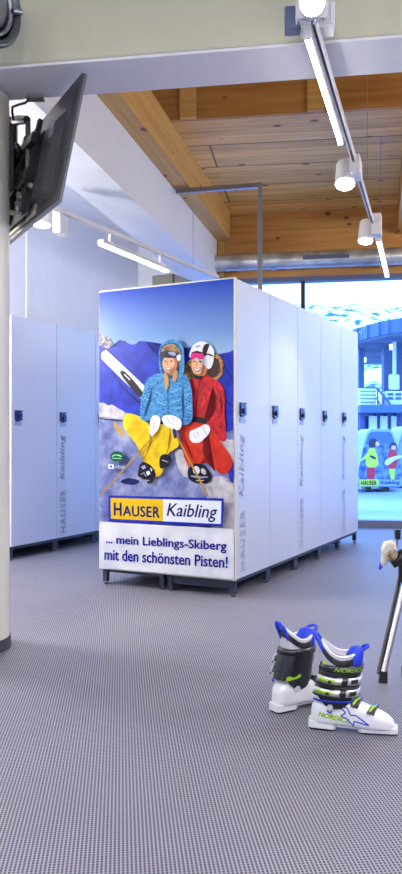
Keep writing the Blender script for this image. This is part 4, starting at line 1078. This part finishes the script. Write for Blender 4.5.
make_cabin(416, 'pale gondola cabin cut off by the right edge of the picture', False, 19.5)

for o in col.objects:
    if o.parent is None:
        n_ = o.name.split('.')[0]
        g2 = {'linear_lamp':'linear lamps on the lighting tracks','track_spotlight':'spotlights on the lighting tracks','lighting_track':'lighting tracks under the ceiling','gondola_cabin':'gondola cabins in the snow'}.get(n_)
        if g2: o['group'] = g2
# ------------------------------------------------------------------ light
w = bpy.data.worlds.new('sky'); sc.world = w; w.use_nodes = True; nt = w.node_tree
bgk = nt.nodes['Background']
tc = nt.nodes.new('ShaderNodeTexCoord'); sx2 = nt.nodes.new('ShaderNodeSeparateXYZ'); r = nt.nodes.new('ShaderNodeValToRGB')
nt.links.new(tc.outputs['Generated'], sx2.inputs[0]); nt.links.new(sx2.outputs[2], r.inputs[0]); nt.links.new(r.outputs[0], bgk.inputs[0])
r.color_ramp.elements[0].color = (.48,.70,1,1); r.color_ramp.elements[1].color = (.30,.60,1.45,1); r.color_ramp.elements[1].position = .40
r.color_ramp.elements.new(.22).color = (.46,.68,1,1)
bgk.inputs[1].default_value = 5
def area(name, loc, size, power, color, rot=(0,0,0), sy=None):
    ld = bpy.data.lights.new(name, 'AREA'); ld.energy = power; ld.color = color; ld.size = size
    if sy: ld.shape = 'RECTANGLE'; ld.size_y = sy
    o = bpy.data.objects.new(name, ld); col.objects.link(o); o.location = loc; o.rotation_euler = rot; return o
def lamp(loc, power, color=(1,.95,.91), r=.18):  # unseen point light added to brighten the room, no fixture belongs to it
    ld = bpy.data.lights.new('fill_light', 'POINT'); ld.energy = power; ld.color = color; ld.shadow_soft_size = r
    o = bpy.data.objects.new('fill_light', ld); col.objects.link(o); o.location = loc
lamp((3.0,3.0,2.3), 80, (1,.92,.82)); lamp((3.4,6.2,2.8), 105, (1,.92,.82)); lamp((-.3,-1.0,2.0), 116); lamp((-2.55,4.5,2.0), 260, (1,.95,.88))  # added fill lights out of view, for lockers, ceiling, advert panel and left aisle
area('ceiling_lamp_light', (.5, -.5, 3.2), 1.4, 60, (1,.95,.88), (0,0,0), .3)
area('ceiling_lamp_light', (-1.8, 1.0, 3.2), 1.4, 50, (1,.95,.88), (0,0,0), .3)
area('ceiling_lamp_light', (2.2, 1.2, 3.2), 1.4, 50, (1,.95,.88), (0,0,0), .3)

sc.view_settings.view_transform = 'Standard'; sc.view_settings.look = 'None'; sc.view_settings.exposure = -.14; sc.view_settings.gamma = 1
sc.view_settings.use_curve_mapping = False
sc.cycles.max_bounces = 8; sc.cycles.diffuse_bounces = 5; sc.cycles.sample_clamp_indirect = 6
